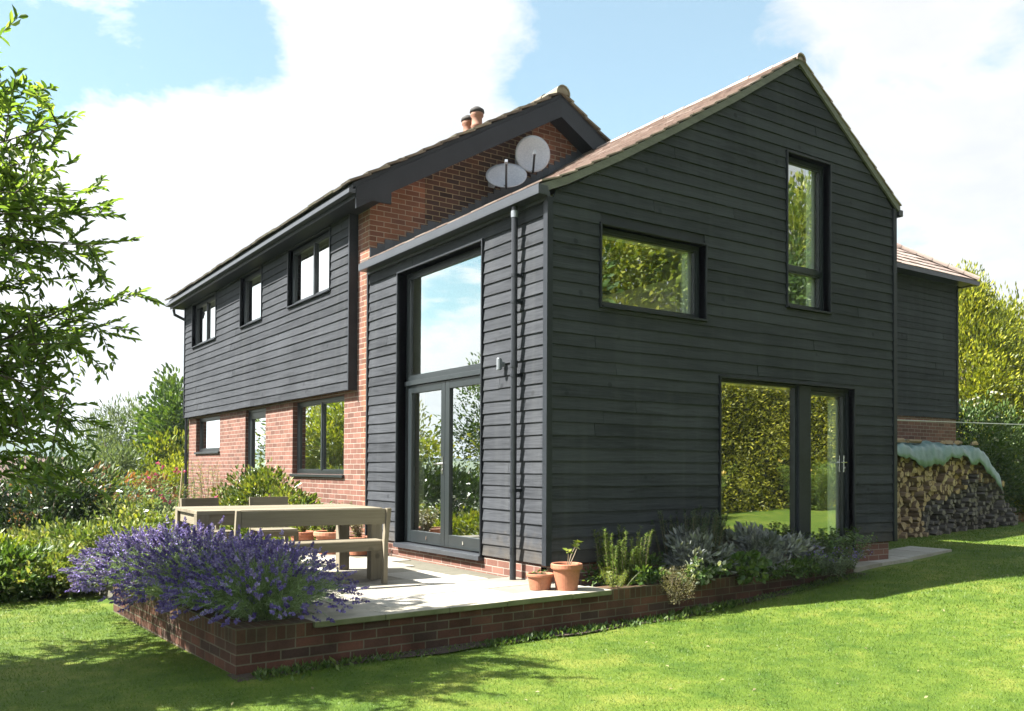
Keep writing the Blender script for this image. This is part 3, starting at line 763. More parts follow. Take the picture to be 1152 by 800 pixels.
el = [(-.13, 3.845), (.20, 3.985), (.94, 4.385), (1.72, 4.84), (2.74, 5.455), (3.865, 6.185)]
er = [(6.03, 4.66), (3.865, 6.185)]
rb = MB(); slab(rb, el, -.06, 4.24, MY, .05); slab(rb, er, -.06, 4.6, MY, .05)
roofE = rb.build('extension_roof', M['black'], house)
tb = MB(); tiles(tb, el, -.075, 4.235, MY, .235, .27, th=.016); tiles(tb, er, -.075, 4.6, MY, .235, .27, th=.016)
tb.build('roof_tiles', M['tile_new'], roofE)
ridge((3.865, -.09, 6.14), (3.865, 4.3, 6.14), .085, 11, M['tile_new'], roofE)
mb = MB()
for poly in (el, er):
    for i, (p, q) in enumerate(zip(poly, poly[1:])):
        w = .06
        mb.hexa([(p[0], -.062, p[1] - w - .03), (q[0], -.062, q[1] - w - .03), (q[0], -.035, q[1] - w - .03), (p[0], -.035, p[1] - w - .03), (p[0], -.062, p[1] - .002), (q[0], -.062, q[1] - .002), (q[0], -.035, q[1] - .002), (p[0], -.035, p[1] - .002)], .5)
mb.build('bargeboard', M['verge'], roofE)
# box gutter left and right with brackets
mb = MB()
mb.box(-.175, -.165, -.07, 4.225, 3.745, 3.835); mb.box(-.175, -.05, -.07, 4.225, 3.735, 3.745); mb.box(-.06, -.05, -.07, 4.225, 3.745, 3.82)
mb.box(-.165, -.06, -.07, -.062, 3.745, 3.83); mb.box(-.165, -.06, 4.217, 4.225, 3.745, 3.83); mb.box(-.049, 0.0, -.03, 4.22, 3.70, 3.80)
mb.build('gutter', M['gutter'], roofE, bevel=.002)
mb = MB(); mb.box(6.0, 6.09, -.07, 4.4, 4.53, 4.62); mb.box(5.94, 6.0, -.03, 4.4, 4.48, 4.60); mb.build('gutter', M['pipe'], roofE, bevel=.01)
# downpipe
px_, py_ = -.105, .452
mb = MB(); mb.tube([(px_, py_, -.17), (px_, py_, 3.74)], .034, 16)
dp = mb.build('downpipe', M['pipe'], house, smooth=False)
for zz, rr, m_ in ((3.62, .040, 'lampgrey'), (2.05, .041, 'pipe'), (.1, .036, 'pipe')):
    mb = MB(); mb.tube([(px_, py_, zz), (px_, py_, zz + .07)], rr, 16); mb.build('pipe_collar', M[m_], dp)
for zz in (3.0, 2.72, 1.95, .75):
    mb = MB(); mb.box(-.075, -.01, py_ - .03, py_ + .01, zz, zz + .035); mb.tube([(px_, py_, zz), (px_, py_, zz + .03)], .040, 14); mb.build('pipe_bracket', M['black'], dp)
# wall light
mb = MB(); mb.box(-.10, -.06, .735, .785, 2.06, 2.17); mb.tube([(-.09, .76, 2.05), (-.09, .76, 2.18)], .026, 14); mb.box(-.06, -.02, .735, .785, 2.09, 2.14)
mb.build('wall_light', M['lampgrey'], house, bevel=.006)

for x0, x1, z0, z1 in ((4.73, 4.94, -.02, 1.93), (2.04, 2.19, 2.74, 3.50), (4.28, 4.45, 3.05, 4.90)):  # pleated white strips added behind the glass to brighten the window reveals
    mb = MB(); k = 6
    for i in range(k):
        a = x0 + (x1 - x0) * i / k; b = x0 + (x1 - x0) * (i + 1) / k; j = .012 * (i % 2); l = .012 * ((i + 1) % 2)
        mb.hexa([(a, .165 + j, z0), (b, .165 + l, z0), (b, .169 + l, z0), (a, .169 + j, z0), (a, .165 + j, z1), (b, .165 + l, z1), (b, .169 + l, z1), (a, .169 + j, z1)], .5)
    mb.build('reveal_strip', M['strip_white'], house)
# --- main house
L0, L1 = 4.24, 14.0
MS = Fr(True, 0.0); MG = Fr(False, 4.24)
v1 = (11.49, 13.35, 1.325, 2.086); vd = (8.60, 9.78, -.12, 2.086); v3 = (5.075, 7.22, .889, 2.086)
w1 = (11.43, 13.27, 3.67, 4.62); w2 = (8.52, 9.75, 3.67, 4.62); w3 = (5.37, 7.15, 3.67, 4.62)
ops = [v1, vd, v3, w1, w2, w3]
wallmesh(MS, L0 + .22, L1, -1.4, 4.72, ops, .0, .22, 'brick_side', 'brick_side_wall')
gm = [(0.0, 4.9), (3.09, 6.72), (6.25, 4.82)]
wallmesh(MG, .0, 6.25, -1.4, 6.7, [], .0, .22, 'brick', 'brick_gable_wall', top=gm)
mb = MB(); mb.box(6.05, 6.25, 4.47, 14, -.4, 4.7); mb.box(0.23, 6.04, 13.75, 13.99, -1.2, 4.7); mb.build('brick_rear_wall', M['brick_side'], house)
# interior of the main house
mb = MB(); mb.box(3.2, 3.3, 4.5, 13.7, -.1, 4.7); mb.box(.24, 3.2, 7.7, 7.8, -.1, 4.7); mb.box(.24, 3.2, 10.4, 10.5, -.1, 4.7); mb.build('inner_wall', M['plaster'], house)
mb = MB(); mb.box(.23, 6.0, 4.5, 13.7, -.2, -.12); mb.box(.23, 3.2, 4.5, 13.7, 2.4, 2.6); mb.build('inner_floor', M['ifloor'], house)
mb = MB(); mb.box(.23, 6.0, 4.5, 13.7, 4.74, 4.8); mb.build('ceiling', M['plaster'], house)
# hung cladding on upper storey
MC = Fr(True, -.10)
cladding(MC, 4.652, 13.93, 2.119, 4.66, [(w[0], w[1], w[2], w[3] + .1) for w in (w1, w2, w3)], name='upper_cladding', pitch=.131)
mb = MB(); wallmesh(MC, 4.66, 13.92, 2.13, 4.68, [w1, w2, w3], .0, .098, 'black', 'x', mb=mb)
mb.box(-.14, -.002, 4.62, 4.655, 2.11, 4.68); mb.box(-.14, -.002, 13.925, 13.96, 2.11, 4.68)
mb.build('cladding_frame', M['black'], house)
for w in (w1, w2, w3): surround(MC, w, d0=-.04, d1=.10, t=.02)
window(MS, w1, -.055, lights=(.5,), fw=.06); window(MS, w2, -.055, fw=.06); window(MS, w3, -.055, lights=(.45,), fw=.06)
window(MS, v1, .08, fw=.06, sill=-.04); window(MS, v3, .08, lights=(.5,), fw=.06, sill=-.04)
mb = MB(); MS.box(mb, vd[0], vd[0] + .05, .06, .14, vd[2], vd[3]); MS.box(mb, vd[1] - .05, vd[1], .06, .14, vd[2], vd[3]); MS.box(mb, vd[0] + .05, vd[1] - .05, .06, .14, vd[3] - .05, vd[3]); mb.build('door_frame', M['dgrey'], house)
door_leaf(MS, vd[0] + .054, vd[1] - .054, vd[2] + .02, vd[3] - .054, .07, (vd[0] + .13, .98, 1), st=.12, bot=.2)
# downpipe at far corner
mb = MB(); mb.tube([(-.36, 14.02, 4.62), (-.34, 14.02, 4.5), (-.06, 14.02, 4.38), (-.05, 14.02, 4.2), (-.05, 14.02, -1.)], .035, 12); mb.build('downpipe', M['pipe'], house)
# roof
ml = [(-.42, 4.84), (3.09, 6.90)]; mr = [(6.55, 4.84), (3.09, 6.90)]
rb = MB(); slab(rb, ml, 3.87, 14.25, MY, .06); slab(rb, mr, 3.87, 14.25, MY, .06)
roofM = rb.build('main_roof', M['black'], house)
tb = MB(); tiles(tb, [(-.47, 4.81), (3.09, 6.90)], 3.83, 14.28, MY, .32, .30, th=.030, jit=.010); tiles(tb, [(6.60, 4.81), (3.09, 6.90)], 3.83, 14.28, MY, .32, .30, th=.030, jit=.010)
tb.build('roof_tiles', M['tile'], roofM)
ridge((3.09, 3.80, 6.89), (3.09, 14.3, 6.89), .13, 24, M['tile'], roofM)
mb = MB()  # deep barge boards with box end
def barge(mb, p, q, y0, y1, dep):
    mb.hexa([(p[0], y0, p[1] - dep), (q[0], y0, q[1] - dep), (q[0], y1, q[1] - dep), (p[0], y1, p[1] - dep), (p[0], y0, p[1]), (q[0], y0, q[1]), (q[0], y1, q[1]), (p[0], y1, p[1])])
barge(mb, (-.38, 4.80), (3.09, 6.835), 3.85, 3.885, .30); barge(mb, (3.09, 6.835), (6.5, 4.835), 3.851, 3.884, .30)
mb.hexa([(-.38, 3.846, 4.64), (.14, 3.846, 4.64), (.14, 3.88, 4.64), (-.38, 3.88, 4.64), (-.38, 3.846, 4.79), (.14, 3.846, 5.0), (.14, 3.88, 5.0), (-.38, 3.88, 4.79)])
mb.build('bargeboard', M['black'], roofM)
mb = MB(); mb.box(-.38, -.0, 3.89, 14.2, 4.655, 4.68); mb.box(-.395, -.378, 3.86, 14.22, 4.64, 4.80)
mb.hexa([(0, 3.89, 4.80), (3.09, 3.89, 6.62), (3.09, 4.235, 6.62), (0, 4.235, 4.80), (0, 3.89, 4.82), (3.09, 3.89, 6.64), (3.09, 4.235, 6.64), (0, 4.235, 4.82)])
mb.hexa([(3.09, 3.89, 6.62), (6.3, 3.89, 4.74), (6.3, 4.235, 4.74), (3.09, 4.235, 6.62), (3.09, 3.89, 6.64), (6.3, 3.89, 4.76), (6.3, 4.235, 4.76), (3.09, 4.235, 6.64)])
mb.build('soffit', M['black'], roofM)
mb = MB()
mb.box(-.49, -.48, 3.84, 14.24, 4.705, 4.755); mb.box(-.49, -.40, 3.84, 14.24, 4.695, 4.705); mb.box(-.41, -.40, 3.84, 14.24, 4.705, 4.75); mb.box(-.48, -.41, 3.84, 3.85, 4.705, 4.752); mb.box(-.48, -.41, 14.23, 14.24, 4.705, 4.752)
mb.build('gutter', M['gutter'], roofM)
# stepped lead flashing on the brick gable
mb = MB()
def zroof(x):
    for p, q in zip(el, el[1:]):
        if p[0] <= x <= q[0]: return p[1] + (q[1] - p[1]) * (x - p[0]) / (q[0] - p[0])
    return el[-1][1] - .7 * (x - el[-1][0])
x = .0
while x < 3.86:
    za = zroof(x); zc = math.ceil((za + .13) / .075) * .075 + .05
    mb.box(x, x + .115, 4.222, 4.236, za - .1, zc); x += .1155
mb.build('flashing', M['lead'], house)
mb = MB(); 
for p, q in zip(el, el[1:]):
    mb.hexa([(p[0], 4.06, p[1] + .028), (q[0], 4.06, q[1] + .028), (q[0], 4.22, q[1] + .028), (p[0], 4.22, p[1] + .028), (p[0], 4.06, p[1] + .036), (q[0], 4.06, q[1] + .036), (q[0], 4.22, q[1] + .044), (p[0], 4.22, p[1] + .044)])
mb.build('flashing', M['lead'], house)
# chimney
mb = MB(); mb.box(3.0, 3.6, 6.5, 7.45, 6.3, 7.08); mb.box(2.96, 3.64, 6.46, 7.49, 7.0, 7.10)
ch = mb.build('chimney', M['brick_side'], house)
for yy, hh in ((6.72, .0), (7.03, -.06)):
    mb = MB(); mb.lathe((3.3, yy, 7.1 + hh), [(.12, 0), (.12, .1), (.10, .12), (.10, .22), (.118, .24), (.10, .27), (.096, .40), (.122, .43), (.122, .47), (.11, .5)], 20)
    cp = mb.build('chimney_pot', M['potold'], ch, smooth=True)
    mb = MB(); mb.lathe((3.3, yy, 7.58 + hh), [(.10, 0), (.14, .02), (.13, .07), (.06, .12)], 18); mb.build('cowl', M['soot'], cp, smooth=True)

# --- rear wing
WG = Fr(False, 3.4); wx0, wx1 = 6.26, 13.62
cladding(WG, wx0, wx1, 2.13, 5.06, [], name='wing_cladding')
wallmesh(WG, wx0, wx1, -.7, 5.06, [], .0, .2, 'brick_side', 'wing_brick_wall')
WR = Fr(True, 0)
mb = MB(); mb.box(wx1 - .2, wx1, 3.6, 9.2, -.7, 5.06); mb.box(6.26, wx1 - .2, 9.0, 9.2, -.7, 5.06); mb.build('wing_brick_wall', M['brick_side'], house)
mb = MB(); mb.box(wx1 - .01, wx1 + .04, 3.355, 3.41, 2.12, 5.06); z = 2.13
while z < 5.0:
    mb.hexa([(wx1 + .001, 3.41, z), (wx1 + .03, 3.41, z), (wx1 + .03, 9.2, z), (wx1 + .001, 9.2, z), (wx1 + .001, 3.41, z + .131), (wx1 + .009, 3.41, z + .131), (wx1 + .009, 9.2, z + .131), (wx1 + .001, 9.2, z + .131)]); z += .131
mb.build('wing_side_cladding', M['clad'], house)
ws = [(3.08, 5.13), (6.2, 7.3)]
def hipclip(s): return 13.85 - s * (3.12 / math.hypot(3.12, 2.17))
tb = MB(); tiles(tb, ws, 6.0, 13.85, MX, .26, .24, th=.02, jit=.005, clip=hipclip)
rb = MB()
rb.add([(6.0, 3.1, 5.10), (13.83, 3.1, 5.10), (13.83, 9.4, 5.10), (6.0, 9.4, 5.10), (6.0, 6.2, 7.27), (10.72, 6.2, 7.27)], [(0, 3, 2, 1), (0, 1, 5, 4), (1, 2, 5), (2, 3, 4, 5), (3, 0, 4)])
roofW = rb.build('wing_roof', M['tile_new'], house); tb.build('roof_tiles', M['tile_new'], roofW)
ridge((13.88, 3.05, 5.15), (10.72, 6.2, 7.31), .09, 14, M['tile_new'], roofW)
mb = MB(); mb.box(6.2, 13.9, 3.10, 3.38, 5.055, 5.085); mb.box(6.2, 13.93, 3.03, 3.12, 5.04, 5.13); mb.box(13.84, 13.93, 3.12, 9.3, 5.04, 5.13); mb.build('gutter', M['pipe'], roofW)

# ------------------------------------------------------------------ satellite dishes
def dish(loc, nrm, rw, rh, label):
    root = empty('satellite_dish', loc, 0, label, 'satellite dish', 'satellite dishes on the brick gable')
    n = Vector(nrm).normalized(); sx = Vector((0, 0, 1)).cross(n).normalized(); up = n.cross(sx)
    K = 36; rings = 7; vs = []; fs = []
    for side in (0, 1):
        for j in range(rings + 1):
            t = j / rings
            for k in range(K):
                a = 2 * math.pi * k / K
                vs.append(sx * math.cos(a) * rw * t + up * math.sin(a) * rh * t + n * (.055 * t * t - .055 - side * .008))
    for side in (0, 1):
        b = side * (rings + 1) * K
        for j in range(rings):
            for k in range(K):
                f = (b + j * K + k, b + j * K + (k + 1) % K, b + (j + 1) * K + (k + 1) % K, b + (j + 1) * K + k)
                fs.append(f if side == 0 else f[::-1])
    b = (rings + 1) * K
    fs += [(rings * K + k, rings * K + (k + 1) % K, b + rings * K + (k + 1) % K, b + rings * K + k) for k in range(K)]
    mb = MB(); mb.add(vs, fs, .5); mb.build('reflector', M['dish'], root, smooth=True)
    lo = -up * rh * .98; f = n * .30 - up * rh * .35
    mb = MB(); mb.tube([lo - n * .02, lo + n * .05 - up * .02, f], .017, 8); mb.build('feed_arm', M['black'], root)
    mb = MB(); mb.tube([f, f - (n * .8 - up * .2) * .07], .026, 12); mb.obox(f + n * .012, sx * .022, up * .03, n * .02); mb.build('receiver', M['lampgrey'], root)
    mb = MB(); w = Vector((loc[0], 4.24, loc[2])) - Vector(loc)
    mb.tube([-n * .06, w * .5 - up * .02 - n * .05, w - Vector((0, .01, 0))], .018, 8); mb.obox(w - Vector((0, .008, 0)), (.06, 0, 0), (0, .006, 0), (0, 0, .08)); mb.obox(-n * .075, sx * .06, up * .07, n * .012)
    mb.build('bracket', M['lampgrey'], root)
    mb = MB(); mb.tube([f - n * .06, lo + n * .02, w * .6 - up * .1, w + Vector((.03, -.012, -.12)), w + Vector((.06, -.012, -.4))], .006, 5); mb.build('cable', M['black'], root)
dish((2.03, 3.82, 5.40), (-.42, -.62, .50), .31, .28, 'lower left satellite dish tilted back, pale grey, in front of dark bricks')
dish((2.53, 3.84, 5.83), (-.50, -.86, .03), .27, .29, 'upper right satellite dish facing forward, round bluish grey, near the roof peak')

# ------------------------------------------------------------------ patio and garden wall
TH = R(3.0)
PA = Vector((-3.37, -.86, 0))
def pr(s, t, z):  # patio frame
    return (PA.x + s * math.cos(TH) - t * math.sin(TH), PA.y + s * math.sin(TH) + t * math.cos(TH), z)
ZP = -.16
def pbox(mb, s0, s1, t0, t1, z0, z1, v=None):
    mb.hexa([pr(s0, t0, z0), pr(s1, t0, z0), pr(s1, t1, z0), pr(s0, t1, z0), pr(s0, t0, z1), pr(s1, t0, z1), pr(s1, t1, z1), pr(s0, t1, z1)], v)
patio = MB(); t = .30
rowh = [.45, .6, .45, .6, .45, .6, .6, .45, .6, .45, .6, .6]
for rh_ in rowh:
    s = .03; 
    while s < 3.55:
        w = rnd.choice([.45, .6, .75, .9, .6])
        if t < 1.0 or s + w < 3.55: 
            s1 = min(s + w, 3.55 if t > .6 else 3.6)
            if not (s < .75 and t < 3.3): pbox(patio, s + .006, s1 - .006, t + .006, t + rh_ - .006, ZP - .05, ZP - rnd.uniform(.0, .004))
            elif s1 > .75 : pbox(patio, .754, max(s1 - .004, .78), t + .004, t + rh_ - .004, ZP - .05, ZP - rnd.uniform(0, .004))
        s += w
    t += rh_
tag(patio.build('patio', M['paving'], None), kind='structure')
mb = MB(); pbox(mb, .2, 3.62, .22, 6.2, -.6, ZP - .012); tag(mb.build('patio_base', pm('jointing', (.07, .065, .045), (.16, .15, .11), .9, 6), None), kind='structure')
# garden wall in one L
wall = empty('garden_wall', (0, 0, 0), 0, 'low red brick retaining wall around the patio and herb bed', 'garden wall')
mb = MB()
def wseg(mb, s0, s1, t0, t1, z0, z1, course, m):
    pbox(mb, s0, s1, t0, t1, z0, z1)
def wallpart(segs, z0, z1, m, name):
    # build in patio frame as own object so courses run true
    b = MB()
    for s0, s1, t0, t1 in segs: b.box(s0, s1, t0, t1, z0, z1)
    o = b.build(name, M[m], wall, uvfix=ZP - .105 if m == 'soldier' else ZP - .105)
    o.location = (PA.x, PA.y, 0); o.rotation_euler = (0, 0, TH); return o
wallpart([(0, 7.75, 0, .215), (0, .215, .215, 3.55), (7.535, 7.75, .215, .75)], -.8, ZP - .107, 'wallbrick', 'brick_courses')
wallpart([(-.004, .58, -.004, .219), (3.62, 7.754, -.004, .219), (-.004, .219, .219, 3.554)], ZP - .1065, ZP - .0, 'soldier', 'brick_capping')
wallpart([(.58, 3.62, -.0, .215)], ZP - .1065, ZP - .048, 'wallbrick', 'brick_courses')
# coping slabs along the front
s = .585
while s < 3.6:
    w = min(rnd.choice([.45, .6, .6, .75]), 3.63 - s); b = MB(); b.box(s + .002, s + w - .002, -.035, .30, ZP - .046, ZP + rnd.uniform(0, .004))
    o = b.build('coping_slab', M['coping'], wall, bevel=.006); o.location = (PA.x, PA.y, 0); o.rotation_euler = (0, 0, TH); s += w
# planting bed soil and concrete step path
mb = MB(); mb.add([pr(3.63, .21, -.21), pr(7.55, .21, -.21), (4.2, .02, -.2), (.24, .02, -.2)], [(0, 1, 2, 3)])
tag(mb.build('bed_soil', M['soil']), kind='structure')
mb = MB(); mb.box(.75 - .55, .75, 0, 0, 0, 0)
mb = MB(); mb.add([pr(.2, .2, ZP - .03), pr(.78, .2, ZP - .03), pr(.78, 3.6, ZP - .03), pr(.2, 3.6, ZP - .03)], [(0, 1, 2, 3)])
tag(mb.build('lavender_bed_soil', M['soil']), kind='structure')
mb = MB()
for (x0, y0, x1, y1, z) in ((4.45, -.42, 5.3, .04, -.222), (5.31, -.24, 6.3, .3, -.222), (6.31, -.02, 7.2, .65, -.218), (7.21, .16, 8.0, .85, -.215)):
    k = .17
    mb.hexa([(x0, y0, z - .08), (x1, y0 + k, z - .08), (x1, y1 + k, z - .08), (x0, y1, z - .08), (x0, y0, z), (x1, y0 + k, z), (x1, y1 + k, z), (x0, y1, z)])
tag(mb.build('path', M['paving']), kind='structure')

# ------------------------------------------------------------------ garden furniture
def leg(name, root, x, y, w, d, z0, z1, m='woodv'):
    b = MB(); b.box(x - w / 2, x + w / 2, y - d / 2, y + d / 2, z0, z1); return b.build(name, M[m], root, bevel=.004)
tab = empty('garden_table', (-2.13, 1.80, ZP), R(-3), 'long weathered grey wooden dining table on the patio', 'table')
Lx, Ly = .93, .53
b = MB()
for i in range(7):
    y0 = -Ly + i * (2 * Ly / 7); b.box(-Lx, Lx, y0 + .002, y0 + 2 * Ly / 7 - .003, .705, .74)
b.build('tabletop', M['wood'], tab, bevel=.003)
b = MB(); b.box(-Lx + .12, Lx - .12, -Ly + .03, -Ly + .055, .60, .704); b.box(-Lx + .12, Lx - .12, Ly - .055, Ly - .03, .60, .704); b.box(-Lx + .03, -Lx + .055, -Ly + .12, Ly - .12, .60, .704); b.box(Lx - .055, Lx - .03, -Ly + .12, Ly - .12, .60, .704)
b.build('apron', M['wood'], tab)
for sx in (-1, 1):
    for sy in (-1, 1): leg('leg', tab, sx * (Lx - .06), sy * (Ly - .06), .12, .12, 0, .704)
bn = empty('garden_bench', (-2.09, 1.07, ZP), R(-5), 'weathered wooden bench with a low plank back beside the table', 'bench')
hw = .745
b = MB()
for k in range(3): b.box(-hw + .0, hw, -.13 + k * .115, -.13 + k * .115 + .11, .395, .43)
b.build('seat', M['wood'], bn, bevel=.003)
b = MB(); b.box(-hw + .05, hw - .05, -.155, -.133, .33, .425); b.build('seat_rail', M['wood'], bn)
b = MB(); b.box(-hw + .05, hw - .05, .20, .222, .33, .394); b.build('seat_rail', M['wood'], bn)
b = MB()
b.hexa([(-hw + .05, -.235, .60), (hw - .05, -.235, .60), (hw - .05, -.21, .60), (-hw + .05, -.21, .60), (-hw + .05, -.262, .752), (hw - .05, -.262, .752), (hw - .05, -.237, .752), (-hw + .05, -.237, .752)])
b.build('backrest', M['wood'], bn, bevel=.003)
for sx in (-1, 1):
    x = sx * (hw - .022); b = MB()
    for (za, zb, ya, yb) in ((0, .42, -.17, -.185), (.42, .757, -.185, -.262)):
        b.hexa([(x - .022, ya - .025, za), (x + .022, ya - .025, za), (x + .022, ya + .04, za), (x - .022, ya + .04, za), (x - .022, yb - .025, zb), (x + .022, yb - .025, zb), (x + .022, yb + .04, zb), (x - .022, yb + .04, zb)])
    b.build('leg', M['woodv'], bn, bevel=.002)
    leg('leg', bn, x, .19, .044, .06, 0, .394)
def chair(loc, rz, label):
    c = empty('garden_chair', loc, rz, label, 'chair', 'wooden chairs on the far side of the table')
    b = MB()
    for k in range(4): b.box(-.22, .22, -.20 + k * .105, -.20 + k * .105 + .1, .42, .44)
    b.build('seat', M['wood'], c, bevel=.002)
    b = MB(); b.box(-.19, .19, -.22, -.20, .36, .42); b.build('seat_rail', M['wood'], c); b = MB(); b.box(-.19, .19, .19, .21, .36, .42); b.build('seat_rail', M['wood'], c)
    for sx in (-1, 1):
        leg('leg', c, sx * .205, -.19, .045, .045, 0, .419)
        b = MB(); b.hexa([(sx * .205 - .022, .18, 0), (sx * .205 + .022, .18, 0), (sx * .205 + .022, .225, 0), (sx * .205 - .022, .225, 0), (sx * .205 - .022, .24, .80), (sx * .205 + .022, .24, .80), (sx * .205 + .022, .28, .80), (sx * .205 - .022, .28, .80)]); b.build('leg', M['woodv'], c)
    b = MB(); b.box(-.183, .183, .235, .255, .69, .80); b.box(-.183, .183, .225, .243, .56, .62); b.build('backrest', M['wood'], c)
    return c
chair((-1.78, 2.95, ZP), R(-4), 'wooden chair behind the middle of the table, back to the laurel bush')
chair((-2.52, 2.9, ZP), R(14), 'wooden chair turned at an angle behind the left end of the table')

# ------------------------------------------------------------------ pots
def pot(loc, r, h, label, plant, group='terracotta pots on the patio', rt=None):
    root = empty('potted_plant', loc, rnd.random() * 6, label, 'potted plant', group)
    b = MB(); k = rt or .72
    b.lathe((0, 0, 0), [(r * k, 0), (r * (k + (1 - k) * .75) * .97, h * .78), (r * 1.02, h * .79), (r * 1.05, h * .84), (r * 1.05, h * .97), (r * .99, h), (r * .90, h * .98), (r * .86, h * .86)], 32)
    b.build('pot', M['terra'], root, smooth=False, bevel=.002)
    b = MB(); b.lathe((0, 0, h * .85), [(r * .86, 0), (r * .5, .012), (.001, .016)], 20); b.build('soil', M['soil'], root)
    return root
def plant_in(root, h0, h, nst, per, ls, lw, mat, lean=.3, sr=.004, stem='drystem', tb=0.):
    t = stemplant('tmp', None, None, (0, 0, 0), .05, h, nst, per, ls, lw, mat, lean=lean, stemmat=stem, sr=sr, tipbias=tb)
    for ch_ in list(t.children):
        ch_.parent = root; ch_.location = (0, 0, h0)
    bpy.data.objects.remove(t)
p = pot((-.115, -.475, ZP), .145, .255, 'large terracotta pot holding a thin leafy cutting, by the house corner', None); plant_in(p, .21, .27, 3, 9, .06, .6, 'laurel', lean=.5, sr=.006, tb=.75)
p = pot((-.30, -.30, ZP), .128, .155, 'small squat terracotta pot with sparse seedlings, left of the large pot', None, rt=.78); plant_in(p, .12, .07, 9, 6, .03, .6, 'mid', lean=.8)
p = pot((-.62, 4.05, ZP), .22, .30, 'wide terracotta pot with a green bushy plant against the brick wall', None); plant_in(p, .25, .45, 30, 22, .05, .4, 'mid', lean=.7)
p = pot((-.36, 3.72, ZP), .17, .24, 'terracotta pot with a dry straw coloured plant beside the french doors', None); plant_in(p, .20, .42, 30, 22, .045, .3, 'thyme', lean=.6)
p = pot((-.75, 4.75, ZP), .18, .26, 'terracotta pot half hidden behind the table leg near the laurel bush', None); plant_in(p, .22, .3, 16, 20, .05, .5, 'laurel', lean=.7)

# ------------------------------------------------------------------ lavender
def lavender(nst, seed, R0=.74, h=.60):
    root = empty('lavender_bush', (0, 0, 0)); g = np.random.default_rng(seed)
    # stems as curved ribbons of 3 segments
    a = g.random(nst) * 2 * np.pi; rr = np.sqrt(g.random(nst)); el_ = 1.15 - .80 * rr ** 1.6
    dirv = np.stack([np.cos(a) * rr, np.sin(a) * rr, el_], 1); dirv /= np.linalg.norm(dirv, axis=1, keepdims=True)
    Ln = h * (.85 + .3 * g.random(nst)) * (1 + .10 * rr)
    base = np.stack([np.cos(a) * rr * .18, np.sin(a) * rr * .18, np.zeros(nst)], 1)
    tip = base + dirv * Ln[:, None]; tip[:, 2] -= .10 * rr * rr; tip += g.normal(size=(nst, 3)) * np.array([.045, .045, .03])
    Ps, Ds, Ls, Ws, Vs = [], [], [], [], []
    for k in range(3):
        t0, t1 = k / 3, (k + 1) / 3
        f = lambda t: base + (tip - base) * t + np.array([0, 0, 1.]) * (.12 * math.sin(math.pi * t)) * rr[:, None]
        p0, p1 = f(t0), f(t1)
        Ps.append(p0); Ds.append(p1 - p0); Ls.append(np.linalg.norm(p1 - p0, axis=1) * 1.1); Ws.append(np.full(nst, .0042)); Vs.append(.5 + .3 * g.random(nst))
    # grey green needle foliage
    nf = nst * 26; i = g.integers(0, nst, nf); t = g.random(nf)[:, None] ** .8 * .68 + .06
    p = base[i] + (tip[i] - base[i]) * t + np.array([0, 0, 1.]) * .12 * np.sin(np.pi * t) * rr[i][:, None] + g.normal(size=(nf, 3)) * .012
    Ps.append(p); Ds.append(dirv[i] * .9 + g.normal(size=(nf, 3)) * .45); Ls.append(.045 + .03 * g.random(nf)); Ws.append(np.full(nf, .0055)); Vs.append(.45 + .25 * g.normal(size=nf))
    P = np.concatenate(Ps); leaves('foliage', LM['lav'], root, P, np.concatenate(Ds), unit(len(P)) + np.array([0, 0, .5]), np.concatenate(Ls), np.concatenate(Ws), np.concatenate(Vs))
    # flower spikes: whorls of small florets
    Ps, Ds, Ls, Vs = [], [], [], []
    ax = tip - base - np.array([0, 0, 1.]) * (.12 * rr)[:, None] * 2; ax /= np.linalg.norm(ax, axis=1, keepdims=True)
    sv = g.random(nst)
    for wv in range(6):
        s = (-.040 + wv * .0105); k = 5; gap = (wv == 0)
        c = tip + ax * (s - (.015 if gap else 0)); c = np.repeat(c, k, 0)
        d = unit(nst * k) + np.repeat(ax, k, 0) * .7
        Ps.append(c); Ds.append(d); Ls.append(.025 * (1 - .09 * wv) * (.8 + .5 * g.random(nst * k))); Vs.append(np.repeat(sv, k) * .6 + .4 * g.random(nst * k))
    P = np.concatenate(Ps); Lc = np.concatenate(Ls)
    leaves('flower_spikes', LM['purple'], root, P, np.concatenate(Ds), unit(len(P)), Lc, Lc * .75, np.concatenate(Vs))
    return root
la = lavender(520, 3); lb = lavender(520, 9)
lav_places = [(la, None, (-3.02, -.38), .1, .93, 'lavender bush nearest the wall corner, spilling green stems onto the paving'),
              (lb, None, (-3.15, .30), 1.2, 1.0, 'lavender bush second from the wall corner, in tree shade'),
              (la, 1, (-3.27, 1.02), 2.9, 1.0, 'lavender bush third from the wall corner, behind the bench end'),
              (lb, 1, (-3.38, 1.66), 4.1, .92, 'sunlit lavender bush overhanging the left face of the wall'),
              (la, 1, (-3.42, 2.2), 5.2, .8, 'lavender bush farthest from the wall corner, at the end of the wall'),
              (lb, 1, (-2.72, .85), 3.6, .72, 'smaller lavender bush growing at the left end of the bench')]
for src, cp_, (x, y), rz, sc_, lab in lav_places:
    o = copy_tree(src) if cp_ else src
    o.location = (x, y, ZP - .04); o.rotation_euler = (0, 0, rz); o.scale = (sc_,) * 3
    tag(o, lab, 'lavender', 'lavender bushes along the garden wall')

